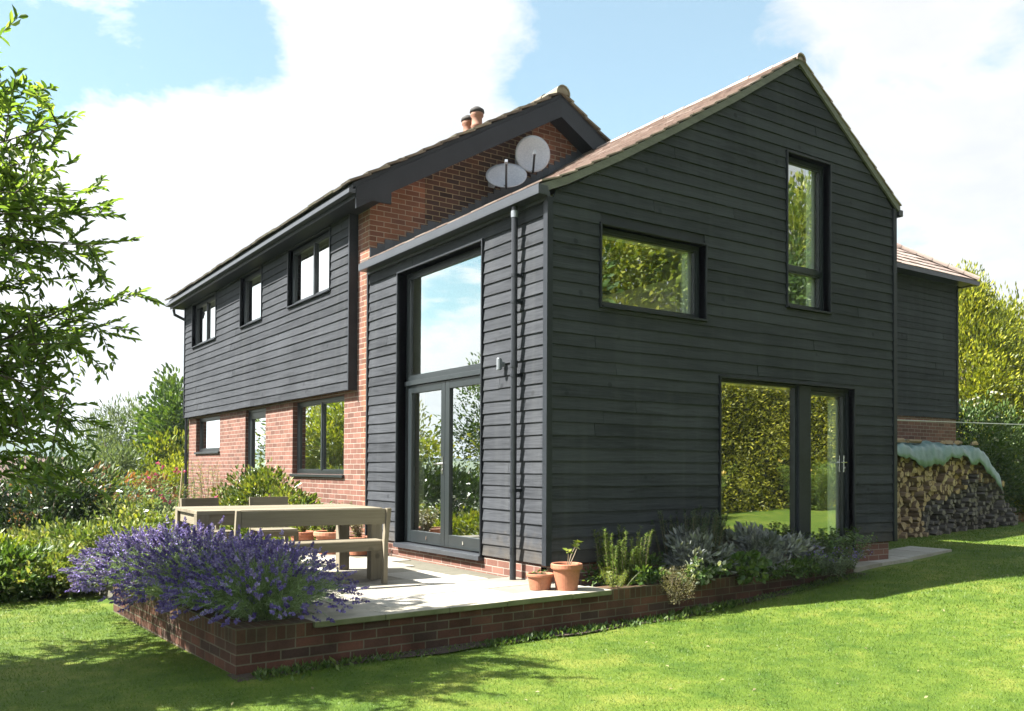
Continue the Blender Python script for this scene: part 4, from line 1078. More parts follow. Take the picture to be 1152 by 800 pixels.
# ------------------------------------------------------------------ herb bed
stemplant('rosemary', 'bright green rosemary with upright spikes beside the terracotta pots', 'shrub', (.72, -.33, -.21) , .40, .62, 60, 260, .034, .22, 'rosemary', 'rosemary bushes in the herb bed', lean=.12, wob=.05, stemmat='drystem', leafang=.75, hvar=.6)
stemplant('rosemary', 'tall dark rosemary against the black boards below the glazed door', 'shrub', (1.75, -.26, -.21), .5, .80, 95, 260, .034, .22, 'rosedark', 'rosemary bushes in the herb bed', lean=.2, wob=.05, stemmat='drystem', leafang=.75)
bush('ground_herb', 'low leafy herbs hugging the base of the black gable boards', 'herb', (1.0, -.20, -.21), (.62, .14, .15), 1500, .04, .5, 'mid', clumps=40, trunk=.006, stemmat='stem')
stemplant('fennel', 'feathery pale green plant at the foot of the bright rosemary', 'herb', (.48, -.50, -.2), .16, .22, 26, 60, .03, .15, 'lime', lean=.8)
bush('strawberry_plant', 'low plant with rounded bright leaves beside the end of the coping', 'herb', (.82, -.58, -.2), (.24, .13, .11), 330, .045, .8, 'mid', clumps=16, trunk=.006, stemmat='stem')
def sage(loc, rad, n, label): return bush('sage_bush', label, 'sage', loc, rad, n, .075, .36, 'sage', 'grey purple sage bushes in the herb bed', clumps=40, trunk=.015, stemmat='drystem', up=.6)
sage((1.72, -.46, -.21), (.50, .26, .26), 1700, 'grey purple sage bush between the thyme and the middle of the bed')
sage((2.85, -.42, -.21), (.62, .30, .26), 2300, 'widest grey purple sage bush, in front of the large fixed pane')
bush('variegated_plant', 'plant with white edged broad leaves at the edge of the brick wall', 'herb', (1.45, -.70, -.2), (.27, .13, .13), 260, .055, .7, 'varieg', clumps=18, trunk=.006, stemmat='stem', up=.2)
bush('nasturtium', 'leafy green plant beneath the sage, hanging over the brick wall', 'herb', (2.15, -.68, -.22), (.42, .14, .16), 420, .06, .85, 'mid', clumps=20, trunk=.006, stemmat='stem')
bush('thyme', 'straw coloured dried thyme trailing down the face of the wall', 'herb', (1.06, -.74, -.36), (.20, .13, .20), 2400, .016, .3, 'thyme', clumps=46, trunk=.006, stemmat='drystem')
stemplant('oregano', 'leafy green herb clump at the right end of the bed by the door', 'herb', (4.0, -.42, -.21), .42, .52, 60, 46, .05, .5, 'mid', lean=.7, wob=.12)
stemplant('catmint', 'mauve flowered catmint drooping over the right end of the wall', 'herb', (3.55, -.66, -.22), .34, .30, 60, 40, .035, .4, 'grey', lean=1.1, flowers=('purple', 130, .014, 'flowers'))
bush('creeping_herb', 'low green herb mat under the wide sage bush', 'herb', (3.0, -.68, -.26), (.5, .12, .12), 700, .04, .6, 'mid', clumps=26, trunk=.006, stemmat='stem')

# weeds along the wall base, one uncountable strip
n = 4200
s_ = np.concatenate([np.clip(rng.choice(rng.random(60), 3000) * 7.6 + rng.normal(size=3000) * .05, 0, 7.7), rng.random(1200) * 7.6]) + .1; off = -.03 - np.abs(rng.normal(size=n)) * .10
P = np.array([pr(a, b, 0) for a, b in zip(s_, off)]); dens = .5 + .5 * np.sin(s_ * 2.1 + 1) * np.sin(s_ * .9)
P[:, 2] = H(P[:, 0], P[:, 1]) + rng.random(n) * .02; hgt = (.015 + .045 * rng.random(n)) * (.5 + dens)
o = leaves('weeds', LM['mid'], None, P, unit(n) * .8 + np.array([0, -.1, 1.]), unit(n), hgt, hgt * .4, rng.random(n)); tag(o, kind='stuff')
mb = MB(); pts = []
for i in range(24):
    s = -.05 + i * 7.9 / 23; pts.append((s, -.02)); 
vs = []
for i in range(24):
    s = -.05 + i * 7.9 / 23
    for t in (.05, -.06 - .05 * rnd.random(), -.14 - .08 * rnd.random()):
        x, y, _ = pr(s, t, 0); vs.append((x, y, float(H(x, y)) + (.02 if t > -.1 else .012)))
mb.add(vs, [(i * 3 + k, i * 3 + k + 1, i * 3 + 4 + k, i * 3 + 3 + k) for i in range(23) for k in (0, 1)])
tag(mb.build('soil_strip', M['soil']), kind='structure')

# ------------------------------------------------------------------ grass blades
CAM = np.array([-5.287, -7.166])
def grass():
    N = 1500000
    X = rng.uniform(-8, 18, N); Y = rng.uniform(-6.8, 5.5, N)
    d = np.hypot(X - CAM[0], Y - CAM[1])
    az = np.degrees(np.arctan2(X - CAM[0], Y - CAM[1]))
    keep = (d > 1.6) & (az > -8) & (az < 78) & (rng.random(N) < np.clip((5.2 / d) ** 1.5, .05, 1))
    # outside wall, patio, house
    ds = (X - PA.x) * math.cos(TH) + (Y - PA.y) * math.sin(TH); dt = -(X - PA.x) * math.sin(TH) + (Y - PA.y) * math.cos(TH)
    keep &= ~((ds > -.02) & (ds < 7.8) & (dt > -.09 - .04 * np.sin(ds * 5))) & ~((ds > -.02) & (dt > 0) & (X < 6.2))
    keep &= ~((X > 4.1) & (X < 8.0) & (Y > -.55 + (X - 4.3) * .19) & (Y < 1.2)) & ~((X > 5.9) & (Y > 2.2))
    keep &= Y < 3.9 + .25 * np.sin(X * 3)
    X, Y, d = X[keep], Y[keep], d[keep]; n = len(X)
    Z = H(X, Y) + .012 * np.sin(X * 1.3 + .7 * Y) * np.cos(Y * 1.1 - X * .4) - .004
    w = .0018 * np.clip(d / 4.5, 1, 4); h = (.010 + .015 * rng.random(n)) * np.clip(d / 7, 1, 1.4)
    a = rng.random(n) * 6.283
    lean = rng.normal(size=(n, 2)) * .55 * h[:, None]
    v = np.empty((n, 3, 3)); v[:, 0] = np.stack([X - np.cos(a) * w, Y - np.sin(a) * w, Z], 1); v[:, 1] = np.stack([X + np.cos(a) * w, Y + np.sin(a) * w, Z], 1)
    v[:, 2] = np.stack([X + lean[:, 0], Y + lean[:, 1], Z + h], 1)
    me = bpy.data.meshes.new('grass'); me.vertices.add(3 * n); me.vertices.foreach_set('co', v.astype(np.float32).ravel())
    me.loops.add(3 * n); me.loops.foreach_set('vertex_index', np.arange(3 * n, dtype=np.int32))
    me.polygons.add(n); me.polygons.foreach_set('loop_start', np.arange(0, 3 * n, 3, dtype=np.int32))
    at = me.attributes.new('var', 'FLOAT', 'FACE'); at.data.foreach_set('value', rng.random(n).astype(np.float32))
    me.update(calc_edges=True); me.materials.append(M['blade'])
    o = bpy.data.objects.new('grass', me); COL.objects.link(o); tag(o, kind='stuff')
    print('grass blades', n)
grass()

n = 420; X = rng.uniform(-6, 12, n); Y = rng.uniform(-6, 2.5, n); kp = (Y < -1.1) | (X < -4); X, Y = X[kp], Y[kp]; n = len(X)
P = np.stack([X, Y, H(X, Y) + .022], 1); o = leaves('fallen_leaves', LM['thyme'], None, P, unit(n) * np.array([1, 1, .25]), unit(n) * .5 + np.array([0, 0, 1.]), .035, .018, rng.random(n)); tag(o, kind='stuff')
nc = 70; cx_ = rng.uniform(-6, 13, nc); cy_ = rng.uniform(-6.5, 1.5, nc); n = 9000; ci = rng.integers(0, nc, n)
X = cx_[ci] + rng.normal(size=n) * .16; Y = cy_[ci] + rng.normal(size=n) * .12; kp = (Y < -1.2) | (X < -4); X, Y = X[kp], Y[kp]; n = len(X)
P = np.stack([X, Y, H(X, Y) + .012 + .012 * rng.random(n)], 1); o = leaves('clover', LM['mid'], None, P, unit(n) * np.array([1, 1, .3]), unit(n) * .4 + np.array([0, 0, 1.]), .013, .012, .5 + .4 * rng.random(n)); tag(o, kind='stuff')

# ------------------------------------------------------------------ near tree on the left
def near_tree():
    root = empty('tree', (-8.1, .3, float(H(-8.1, .3))), 0, 'leafy tree with long narrow leaves hanging in from the left', 'tree')
    g = np.random.default_rng(21); o0 = np.array([-8.1, .3, float(H(-8.1, .3))])
    C = np.array([-7.15, .15, 2.6]) - o0; Rr = np.array([2.75, 2.7, 1.72])
    tr_ = MB(); tr_.tube([(0, 0, -.2), (.05, 0, .8), (.25, -.05, 1.6), (.45, -.1, 2.6), (.7, -.1, 3.6)], [.17, .13, .11, .08, .04], 10)
    tr_.build('trunk', M['bark'], root, smooth=True)
    lb_ = MB(); Ps, Ds, Ns, Ls = [], [], [], []
    nl = 125; limbs = []
    for i in range(nl):
        u = g.normal(size=3); u /= np.linalg.norm(u); u[2] = abs(u[2]) * .9 - .2
        if i < 56: u = np.array([.85 + .15 * g.random(), g.uniform(-.7, .7), g.uniform(-.95, .75)]); u /= np.linalg.norm(u)
        e = C + u * Rr * (.86 + .2 * g.random())
        if i < 84:
            z_ = g.uniform(1.05, 3.75); xm = -4.15 - .55 * ((z_ - 2.3) / 1.5) ** 2; e = np.array([xm - 1.5 * g.random() ** 1.3, g.uniform(-.7, 1.3), z_]) - o0; u = (e - np.array([-6.6, .2, 2.2]) + o0); u /= np.linalg.norm(u)
        b = np.array([.2, -.03, 1.2 + 1.6 * g.random()])
        m1 = b + (e - b) * .5 + np.array([0, 0, .25]); pts = [b, m1, e]; limbs.append(pts)
        lb_.tube(pts, [.03, .014, .003], 5)
        nt_ = 21
        for j in range(nt_):
            t = .35 + .65 * (j + g.random()) / nt_
            p = (b * (1 - t) ** 2 + 2 * m1 * t * (1 - t) + e * t * t) if True else None
            d = u * .45 + g.normal(size=3) * .7 + np.array([0, 0, .15]); d /= np.linalg.norm(d); ln = .28 + .3 * g.random()
            q1 = p + d * ln * .5 + np.array([0, 0, .03]); q2 = p + d * ln + np.array([0, 0, -.10 * ln])
            lb_.tube([p, q1, q2], [.006, .004, .002], 3, cap=False)
            k = 26; tt = (np.arange(k) + g.random(k)) / k; tt = tt[:, None]
            pp = p * (1 - tt) ** 2 + 2 * q1 * tt * (1 - tt) + q2 * tt ** 2
            sgn = np.where(np.arange(k) % 2 == 0, 1, -1)[:, None]; sd = np.cross(d, [0, 0, 1.]); sd /= np.linalg.norm(sd) + 1e-6
            Ps.append(pp); Ds.append(d * .75 + sd * sgn * .6 + g.normal(size=(k, 3)) * .5 + np.array([0, 0, -.05])); Ns.append(np.array([0, 0, 1.]) + g.normal(size=(k, 3)) * .5); Ls.append(.06 + .038 * g.random(k))
    # a few long sprays reaching out to the right
    for (e, b) in (((-3.72, .35, 2.42), (-5.0, .2, 1.75)), ((-3.90, .45, 2.12), (-5.0, .2, 1.8)), ((-4.05, .6, 1.35), (-5.2, .3, 1.5)), ((-4.22, .5, .95), (-5.2, .3, 1.2)), ((-4.1, .4, 3.15), (-5.2, .2, 2.8)), ((-4.0, .3, 3.0), (-5.2, .1, 2.6)), ((-4.35, .4, .85), (-5.4, .4, 1.1)), ((-4.1, .2, 2.7), (-5.2, .2, 2.4))):
        e = np.array(e) - o0; b = np.array(b) - o0; md = (e + b) / 2 + np.array([0, 0, .1]); lb_.tube([b, md, e], [.009, .006, .002], 4)
        for rep in range(10):
            t0 = .08 + .92 * rep / 10; st = b * (1 - t0) + e * t0; d = (e - b) / np.linalg.norm(e - b) + g.normal(size=3) * .35; ln = .24 if rep < 9 else .2
            k = 18; tt = ((np.arange(k) + g.random(k)) / k)[:, None]; pp = st + d * ln * tt; sd = np.cross(d, [0, 0, 1.]); sd /= np.linalg.norm(sd)
            lb_.tube([st, st + d * ln], [.004, .002], 3)
            sgn = np.where(np.arange(k) % 2 == 0, 1, -1)[:, None]
            Ps.append(pp); Ds.append(d * .7 + sd * sgn * .6 + g.normal(size=(k, 3)) * .25); Ns.append(np.array([0, 0, 1.]) + g.normal(size=(k, 3)) * .5); Ls.append(.06 + .038 * g.random(k))
    lb_.build('branches', M['bark'], root)
    P = np.concatenate(Ps); L = np.concatenate(Ls); n = len(P)
    leaves('crown', LM['tree'], root, P, np.concatenate(Ds), np.concatenate(Ns), L, L * .34, .5 + .28 * g.normal(size=n), rounded=True)
near_tree()

# ------------------------------------------------------------------ left garden
def hz(x, y): return float(H(x, y)) - .05
def B(name, label, cat, x, y, r, n, ls, lw, mat, **k): return bush(name, label, cat, (x, y, hz(x, y)), r, n, ls, lw, mat, **k)
B('rhododendron', 'large dark glossy bush below the hanging tree branches', 'bush', -3.75, 9.9, (1.75, 1.4, .98), 9000, .13, .34, 'rhodo', clumps=70, trunk=.05)
GC = 'low mixed shrubs between the lawn and the big bushes'
low = [(-4.55, 4.35, .75, .8, .32, 'mid', 'low green shrub at the left edge behind the lawn'), (-3.95, 4.5, .6, .7, .30, 'pale', 'pale leaved low shrub just behind the end of the garden wall'),
       (-5.35, 5.2, .9, .9, .36, 'pale', 'cream tinted low shrub half cut off by the left edge'), (-4.4, 6.0, .9, .9, .34, 'lime', 'yellow green low shrub in the middle of the left border'),
       (-3.2, 5.7, .9, .8, .42, 'pale', 'pale green shrub behind the far lavender'), (-2.5, 6.8, .9, .8, .46, 'lime', 'yellow green shrub behind the lavender near the bamboo cane'),
       (-3.5, 7.3, .9, .8, .42, 'pale', 'variegated cream and green shrub in front of the dark bush'), (-5.0, 7.3, 1., .9, .42, 'lime', 'olive yellow shrub left of the dark bush base'),
       (-2.1, 8.3, .9, .9, .62, 'pale', 'tall pale shrub right of the dark bush')]
for (x, y, rx, ry, rz, mt, lab) in low: B('shrub', lab, 'shrub', x, y, (rx, ry, rz), 3600, .075, .5, mt, group=GC, clumps=50, trunk=.015, ragged=.8)
B('shrub', 'blue green shrub right of the dark bush', 'shrub', -2.15, 10.6, (.9, .8, .68), 3600, .10, .3, 'teal', clumps=40, trunk=.03)
B('photinia', 'reddish leaved shrub in the middle distance', 'shrub', -1.7, 16.5, (1.7, 1.2, 1.05), 4200, .12, .4, 'photinia', clumps=40, trunk=.04)
B('photinia', 'second reddish shrub, right of the first near the clipped dome', 'shrub', -.2, 15.6, (1.0, .9, .8), 2600, .11, .4, 'photinia', clumps=30, trunk=.04)
B('hebe', 'neat rounded dark green shrub near the far house corner', 'shrub', -1.0, 12.4, (.55, .55, .62), 5200, .045, .45, 'teal', clumps=90, trunk=.03, ragged=.1)
B('conifer', 'rounded golden conifer beyond the far house corner', 'tree', 1.5, 22.1, (1.0, 1.0, 1.32), 9000, .11, .35, 'gold', clumps=80, trunk=.1, up=.7)
B('willow', 'grey green feathery tree in the distance left of the golden conifer', 'tree', 1.6, 30.1, (2.2, 2., 2.5), 9000, .24, .2, 'grey', clumps=60, trunk=.12)
B('round_tree', 'rounded pale green tree in the distance beneath the grey green one', 'tree', .1, 25.5, (2.0, 1.8, 1.6), 7500, .17, .3, 'grey', clumps=60, trunk=.12)
bush('broadleaf_tree', 'bright green broadleaf tree rising behind the far house corner', 'tree', (3.7, 28, hz(3.7, 28)), (2.3, 2.3, 2.2), 9000, .22, .45, 'mid', clumps=60, trunk=.2, crown_z=3.6)
bush('broadleaf_tree', 'smaller green tree low behind the golden conifer', 'tree', (2.2, 26, hz(2.2, 26)), (1.7, 1.6, 1.6), 5500, .2, .45, 'lime', clumps=40, trunk=.15)
for k, (x, y, rr_, mt, lab) in enumerate(((-6.5, 13, 1.3, 'mid', 'green bush partly behind the hanging branches at the left edge'), (-5.2, 16.5, 1.1, 'lime', 'yellow green bush behind the dark bush at the left edge'), (-2.9, 19.5, 1.5, 'mid', 'mid green bush behind the dark bush below the hills'), (-.6, 21, 1.5, 'lime', 'light green bush between the red shrub and the grey tree'))):
    B('garden_bush', lab, 'bush', x, y, (rr_ * 1.2, rr_, rr_ * .75), 4200, .12, .4, mt, clumps=44, trunk=.05)
# hidden from view but mirrored in the west windows
GT = 'garden trees west of the house'
for x, y, r_, cz, lab in ((-6.6, 20.5, 2.1, 2.9, 'small green garden tree just left of the dark bush'), (-8.4, 27.5, 2.6, 3.6, 'green garden tree at the far end of the borders'), (-12, 16, 2.6, 3.6, 'round green garden tree west of the house, nearest the lawn'), (-15, 24, 3.2, 4.4, 'tall green garden tree west of the house'), (-8.5, 22, 2.3, 2.8, 'small green garden tree beyond the borders'), (-20, 15, 3.4, 4.8, 'largest green garden tree west of the house'), (-13, 8, 2.0, 2.4, 'short green garden tree beside the leafy tree')):
    bush('garden_tree', lab, 'tree', (x, y, hz(x, y)), (r_, r_, r_ * .95), 8000, .16, .4, 'lime' if x > -13 else 'mid', group=GT, clumps=60, trunk=.16, crown_z=cz)
# outbuilding beyond the bush
ob = empty('outbuilding', (-3.6, 39, -2.6), R(8), 'low outbuilding with a brownish red roof beyond the dark bush', 'outbuilding')
mb = MB(); mb.box(-4, 4, -2.5, 2.5, 0, 2.2); mb.build('wall', M['farwall'], ob)
mb = MB(); mb.hexa([(-4.3, -2.8, 2.1), (4.3, -2.8, 2.1), (4.3, 0, 3.9), (-4.3, 0, 3.9), (-4.3, -2.85, 2.25), (4.3, -2.85, 2.25), (4.3, 0, 4.05), (-4.3, 0, 4.05)]); mb.hexa([(-4.3, 0, 3.9), (4.3, 0, 3.9), (4.3, 2.8, 2.1), (-4.3, 2.8, 2.1), (-4.3, 0, 4.05), (4.3, 0, 4.05), (4.3, 2.85, 2.25), (-4.3, 2.85, 2.25)]); mb.build('roof', M['rooftile_far'], ob)

# near the house
B('laurel', 'bright glossy laurel bush under the ground floor windows', 'bush', -.66, 6.75, (.62, 1.75, .74), 9000, .08, .5, 'laurel', clumps=80, trunk=.02)
B('laurel', 'low bright shrub at the right foot of the laurel bush', 'bush', -.75, 5.35, (.42, .55, .36), 1700, .06, .42, 'lime', clumps=26, trunk=.015)
stemplant('climber', 'wiry climbing plant against the brick below the end window', 'climber', (-.42, 10.9, hz(-.4, 10.9) + .3), .5, 1.55, 26, 60, .07, .3, 'thyme', lean=.35, wob=.14, stemmat='drystem', sr=.008)
stemplant('climber', 'green leafy climber beside the far house corner', 'climber', (-.9, 12.6, hz(-.9, 12.6) + .2), .6, 1.5, 24, 60, .09, .4, 'mid', lean=.45, wob=.14, sr=.007)
sp_ = stemplant('sweet_pea', 'tall leafy sweet pea with pink flowers tied to a cane', 'climber', (-2.44, 4.5, hz(-2.4, 4.5) + .15), .22, 1.42, 14, 46, .055, .5, 'mid', lean=.25, wob=.1, flowers=('pink', 16, .035, 'flowers'))
mb = MB(); mb.tube([(0, 0, -.1), (.13, .05, 1.35)], .009, 6); o = mb.build('bamboo_cane', M['cane']); o.location = (-2.62, 4.25, hz(-2.6, 4.25) + .2); tag(o, 'pale bamboo cane leaning beside the sweet pea', 'cane')

# ------------------------------------------------------------------ woodpile
GL = 'split logs stacked beside the house'
def logmesh(kind, grey):
    b = MB(); n = {0: 5, 1: 6, 2: 4, 3: 7}[kind]
    g = random.Random(kind * 7 + grey); pts = []
    if kind in (0, 2):
        base = [(-.085, -.05), (.085, -.05)] + [(.085 * math.cos(t), -.05 + .12 * math.sin(t)) for t in ((.9, 1.9, 2.6) if kind == 0 else (1.1, 2.1))]
    else: base = [(.075 * math.cos(6.283 * k / n) * g.uniform(.8, 1.1), .062 * math.sin(6.283 * k / n) * g.uniform(.8, 1.1)) for k in range(n)]
    L = .36; n = len(base)
    vs = [(x, -L / 2, z) for x, z in base] + [(x * .95, L / 2, z * .95) for x, z in base]
    b.add(vs, [(k, (k + 1) % n, n + (k + 1) % n, n + k) for k in range(n)], .1)
    b.add(vs, [tuple(range(n - 1, -1, -1))], .9); b.add(vs, [tuple(n + k for k in range(n))], .9)
    return b
def logmat(name, ends, sides):
    m, nt, out = newmat(name)
    oi = nt.nodes.new('ShaderNodeObjectInfo')
    v = coords(nt, 'Object', (14, 3, 14)); nz = noise(nt, v, 2.5, 5)
    e = ramp(nt, math_(nt, 'FRACT', math_(nt, 'ADD', oi.outputs['Random'], math_(nt, 'MULTIPLY', noise(nt, coords(nt, 'Object', (1, .3, 1)), 3.1, 1), 2.))), [(0, ends[0]), (.35, ends[1]), (.7, ends[2]), (1, ends[3])])
    c = mixc(nt, math_(nt, 'GREATER_THAN', var(nt), .5), ramp(nt, nz, [(.3, sides[0]), (.7, sides[1])]), mixc(nt, .8, e, ramp(nt, nz, [(.3, (.55, .5, .45)), (.7, (1.2, 1.15, 1.1))]), 'MULTIPLY'))
    principled(nt, out, c, .85, .2, bump(nt, nz, .6, .008)); return m
M['log'] = logmat('split_log', [(.75, .58, .36), (.58, .43, .25), (.85, .70, .48), (.42, .30, .19)], [(.24, .17, .11), (.46, .34, .22)])
M['loggrey'] = logmat('grey_log', [(.34, .32, .29), (.24, .22, .20), (.46, .43, .40), (.17, .15, .14)], [(.12, .11, .10), (.24, .22, .2)])
protos = {}
extra = MB(); extra_grey = MB()
def place_log(kind, grey, loc, rot, sc):
    if cnt >= 300:
        b = logmesh(kind, grey); mt = Matrix.LocRotScale(Vector(loc), __import__('mathutils').Euler(rot), Vector(sc))
        for vs_, in [(b.v,)]:
            ex = extra_grey if grey else extra
            n_ = len(ex.v); ex.v.extend([tuple(mt @ Vector(p)) for p in b.v]); ex.f.extend([tuple(i + n_ for i in f) for f in b.f]); ex.a.extend(b.a)
        return
    key = (kind, grey)
    if key not in protos:
        o = logmesh(kind, grey).build('firewood_log', M['loggrey' if grey else 'log'], None); protos[key] = o
    else:
        o = protos[key].copy(); COL.objects.link(o)
    o.location = loc; o.rotation_euler = rot; o.scale = sc
    tag(o, 'split firewood log gone grey, low in the stacked woodpile' if grey else 'pale brown split firewood log in the stacked pile under the tarpaulin', 'log', GL)
def piletop(x): return 1.52 if x < 12.5 else 1.52 - (x - 12.5) ** 1.3 * .76
cnt = 0; row = 0; zz = 0.
mass = MB(); todo = []
while zz < 1.8:
    x = 9.45 + (.08 if row % 2 else 0)
    while x < 14.3:
        gz = float(H(x, 2.4)); z = gz + .045 + zz
        if z < piletop(x) - .13:
            gr = (x > 10.6 and zz < 1.0 - abs(x - 12.6) * .22 + rnd.uniform(-.1, .1))
            sc_ = rnd.uniform(.52, .8) if gr else rnd.uniform(.62, 1.02)
            yy = 2.50 + rnd.uniform(-.11, .11) + zz * .06
            todo.append((rnd.choice([0, 1, 2, 3]), gr, (x + rnd.uniform(-.02, .02), yy, z), (rnd.uniform(-.1, .1), rnd.uniform(0, 6.28), rnd.uniform(-.22, .22)), (sc_ * rnd.uniform(.9, 1.15), 1, sc_)))
        x += .128
    zz += .094; row += 1
todo.sort(key=lambda q: q[2][0])
for q in todo:
    place_log(*q); cnt += 1
if extra_grey.v: tag(extra_grey.build('farther_grey_firewood', M['loggrey'], None), kind='stuff')
if extra.v: tag(extra.build('farther_firewood', M['log'], None), kind='stuff')
print('logs', cnt)
# logs further back in the pile: a solid heap of the same wood
pts_ = [8.8, 10, 11, 12, 12.6, 13.2, 13.7, 14.1]
for x0, x1 in zip(pts_, pts_[1:]):
    mass.hexa([(x0, 2.62, float(H(x0, 2.4)) - .1), (x1, 2.62, float(H(x1, 2.4)) - .1), (x1, 3.36, float(H(x1, 2.4)) - .1), (x0, 3.36, float(H(x0, 2.4)) - .1), (x0, 2.66, piletop(x0) - .08), (x1, 2.66, piletop(x1) - .08), (x1, 3.36, piletop(x1) - .06), (x0, 3.36, piletop(x0) - .06)])
tag(mass.build('stacked_firewood', M['bark']), kind='stuff')
# tarpaulin over the top
nx, ny = 150, 22; vs = []; fs = []
for j in range(ny + 1):
    for i in range(nx + 1):
        x = 8.8 + 4.45 * i / nx; t = j / ny; y = 2.12 + 1.22 * t; tt = min(1., max(0., (y - 2.12) / .7))
        z = piletop(x) + .03 + .035 * math.sin(x * 5 + y * 3) * math.sin(x * 2.2 + 1) + .02 * math.sin(x * 13 + y * 5) + .012 * math.sin(x * 31 - y * 17) + .01 * math.cos(y * 9) - .15 * (1 - tt) ** 2
        if x > 12.8: z -= (x - 12.8) * .12
        if t < .12: z -= (.12 - t) / .12 * (.24 + .08 * math.sin(x * 3.1) + .03 * math.sin(x * 11)); y = 2.12 + 1.22 * .12 - (.12 - t) * .45
        vs.append((x, y, z))
for j in range(ny):
    for i in range(nx): fs.append((j * (nx + 1) + i, j * (nx + 1) + i + 1, (j + 1) * (nx + 1) + i + 1, (j + 1) * (nx + 1) + i))
mb = MB(); mb.add(vs, fs, .5); o = mb.build('tarpaulin', M['tarp'], None, smooth=True); so = o.modifiers.new('thick', 'SOLIDIFY'); so.thickness = .006
tag(o, 'faded green tarpaulin draped over the woodpile', 'tarpaulin')
for k, x in enumerate((9.75, 10.45, 11.5, 12.0, 12.5)):
    o = protos[(k % 4 if (k % 4, False) in protos else 0, False)].copy(); COL.objects.link(o); o.location = (x, 2.40 + .05 * (k % 2), piletop(x) + .035); o.rotation_euler = (0, 0, 1.35 + .2 * k); o.scale = (.8, 1.1, .75)
    tag(o, 'loose split log lying on top of the tarpaulin as a weight', 'log', 'logs weighing down the tarpaulin')
# clothes line
mb = MB(); q0 = Vector((6.0, .02, 1.70)); q1 = Vector((24., 1.5, 2.35)); mb.tube([q0.lerp(q1, k / 12) - Vector((0, 0, .10 * math.sin(math.pi * k / 12))) for k in range(13)], .008, 5)
o = mb.build('clothes_line', M['rope']); tag(o, 'thin white washing line stretched from the house corner', 'washing line')

# ------------------------------------------------------------------ right hand trees
bush('golden_conifer', 'tall golden green conifer beyond the rear wing', 'tree', (18.9, 6.2, hz(18.9, 6.2)), (3.0, 2.8, 3.05), 62000, .13, .32, 'gold', clumps=260, trunk=.2, cone=True, up=.55)
bush('golden_conifer', 'second golden green conifer at the right edge behind the first', 'tree', (23.2, 7.2, hz(23, 7)), (3.4, 3.2, 3.0), 26000, .16, .3, 'gold', clumps=120, trunk=.2, cone=True, up=.55)
bush('evergreen_shrub', 'dark evergreen shrub with pale flowers behind the woodpile', 'shrub', (16.2, 4.3, hz(16, 4.3)), (1.5, 1.2, 1.3), 9000, .10, .4, 'mid', clumps=70, trunk=.05, flowers=('white', 130, .05, 'flowers'))
bush('evergreen_shrub', 'dark green shrub at the right edge beside the woodpile', 'shrub', (18.3, 3.7, hz(18, 3.7)), (1.7, 1.2, 1.1), 8000, .11, .4, 'mid', clumps=60, trunk=.05, flowers=('white', 110, .05, 'flowers'))
bush('evergreen_shrub', 'shadowy dark green shrub just right of the rear wing corner', 'shrub', (14.9, 5.2, hz(15, 5.2)), (1.1, 1.1, 1.5), 6000, .09, .4, 'rhodo', clumps=60, trunk=.05)
bush('evergreen_shrub', 'broad dark green shrub far behind the conifer base', 'shrub', (20.8, 5.0, hz(21, 5)), (1.9, 1.4, 1.5), 7000, .12, .4, 'rhodo', clumps=60, trunk=.05)
n = 2600; P = np.stack([rng.uniform(14.6, 21, n), rng.uniform(2.2, 4.2, n), np.zeros(n)], 1); P[:, 2] = H(P[:, 0], P[:, 1]) + .02
o = leaves('leaf_litter', LM['photinia'], None, P, unit(n) * np.array([1, 1, .2]), np.array([0, 0, 1.]) + unit(n) * .3, .09, .05, rng.random(n)); tag(o, kind='stuff')
mb = MB(); mb.add([(14.2, 2.5, H(14.2, 2.5) + .012), (17, 2.9, H(17, 2.9) + .012), (22, 3.4, H(22, 3.4) + .012), (22, 6, H(22, 6) + .012), (14.2, 6, H(14.2, 6) + .012)], [(0, 1, 2, 3, 4)]); tag(mb.build('bare_soil', M['soil']), kind='structure')

# ------------------------------------------------------------------ garden behind the camera, mirrored in the gable glass
hd = empty('hedge', (16, -10.6, hz(16, -10.6)), R(-4), 'clipped yellow green conifer hedge along the far side of the lawn', 'hedge')
n = 70000
P = np.stack([rng.uniform(-11, 11, n), rng.uniform(-.25, .9, n) ** 1, rng.random(n) * 3.9], 1)
f = rng.random(n) < .75; P[:, 1] = np.where(f, .72 + .16 * rng.normal(size=n) + .12 * np.sin(P[:, 0] * 2.1) * np.sin(P[:, 2] * 2.3), P[:, 1])
P[:, 2] = np.where(~f, 3.7 + .18 * rng.normal(size=n), P[:, 2])
sz = .07 + .06 * rng.random(n)
leaves('foliage', LM['hedge'], hd, P, unit(n) + np.array([0, .8, .5]), unit(n) + np.array([0, .6, .4]), sz, sz * .4, .5 + .3 * rng.normal(size=n))
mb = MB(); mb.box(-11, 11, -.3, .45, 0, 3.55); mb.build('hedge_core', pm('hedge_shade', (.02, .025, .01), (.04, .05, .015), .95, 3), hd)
GB = 'trees behind the far hedge'
for k, (x, y, r_, cz, mt, lab) in enumerate(((9, -15, 3.0, 6.0, 'mid', 'leftmost broad tree behind the hedge'), (14, -17, 3.6, 7.4, 'lime', 'yellowish broad tree behind the hedge'), (20, -16, 3.4, 8.0, 'mid', 'tall green tree behind the middle of the hedge'), (26, -17, 4.0, 9.0, 'lime', 'tallest yellow green tree behind the hedge'), (33, -16, 3.6, 7.4, 'mid', 'rightmost broad tree behind the hedge'), (5, -17, 3.0, 5.6, 'lime', 'yellow green tree beyond the left end of the hedge'))):
    bush('broad_tree', lab, 'tree', (x, y, hz(x, y)), (r_ * 1.15, r_, r_ * 1.15), 17000, .26, .5, mt, group=GB, clumps=80, trunk=.25, crown_z=cz)
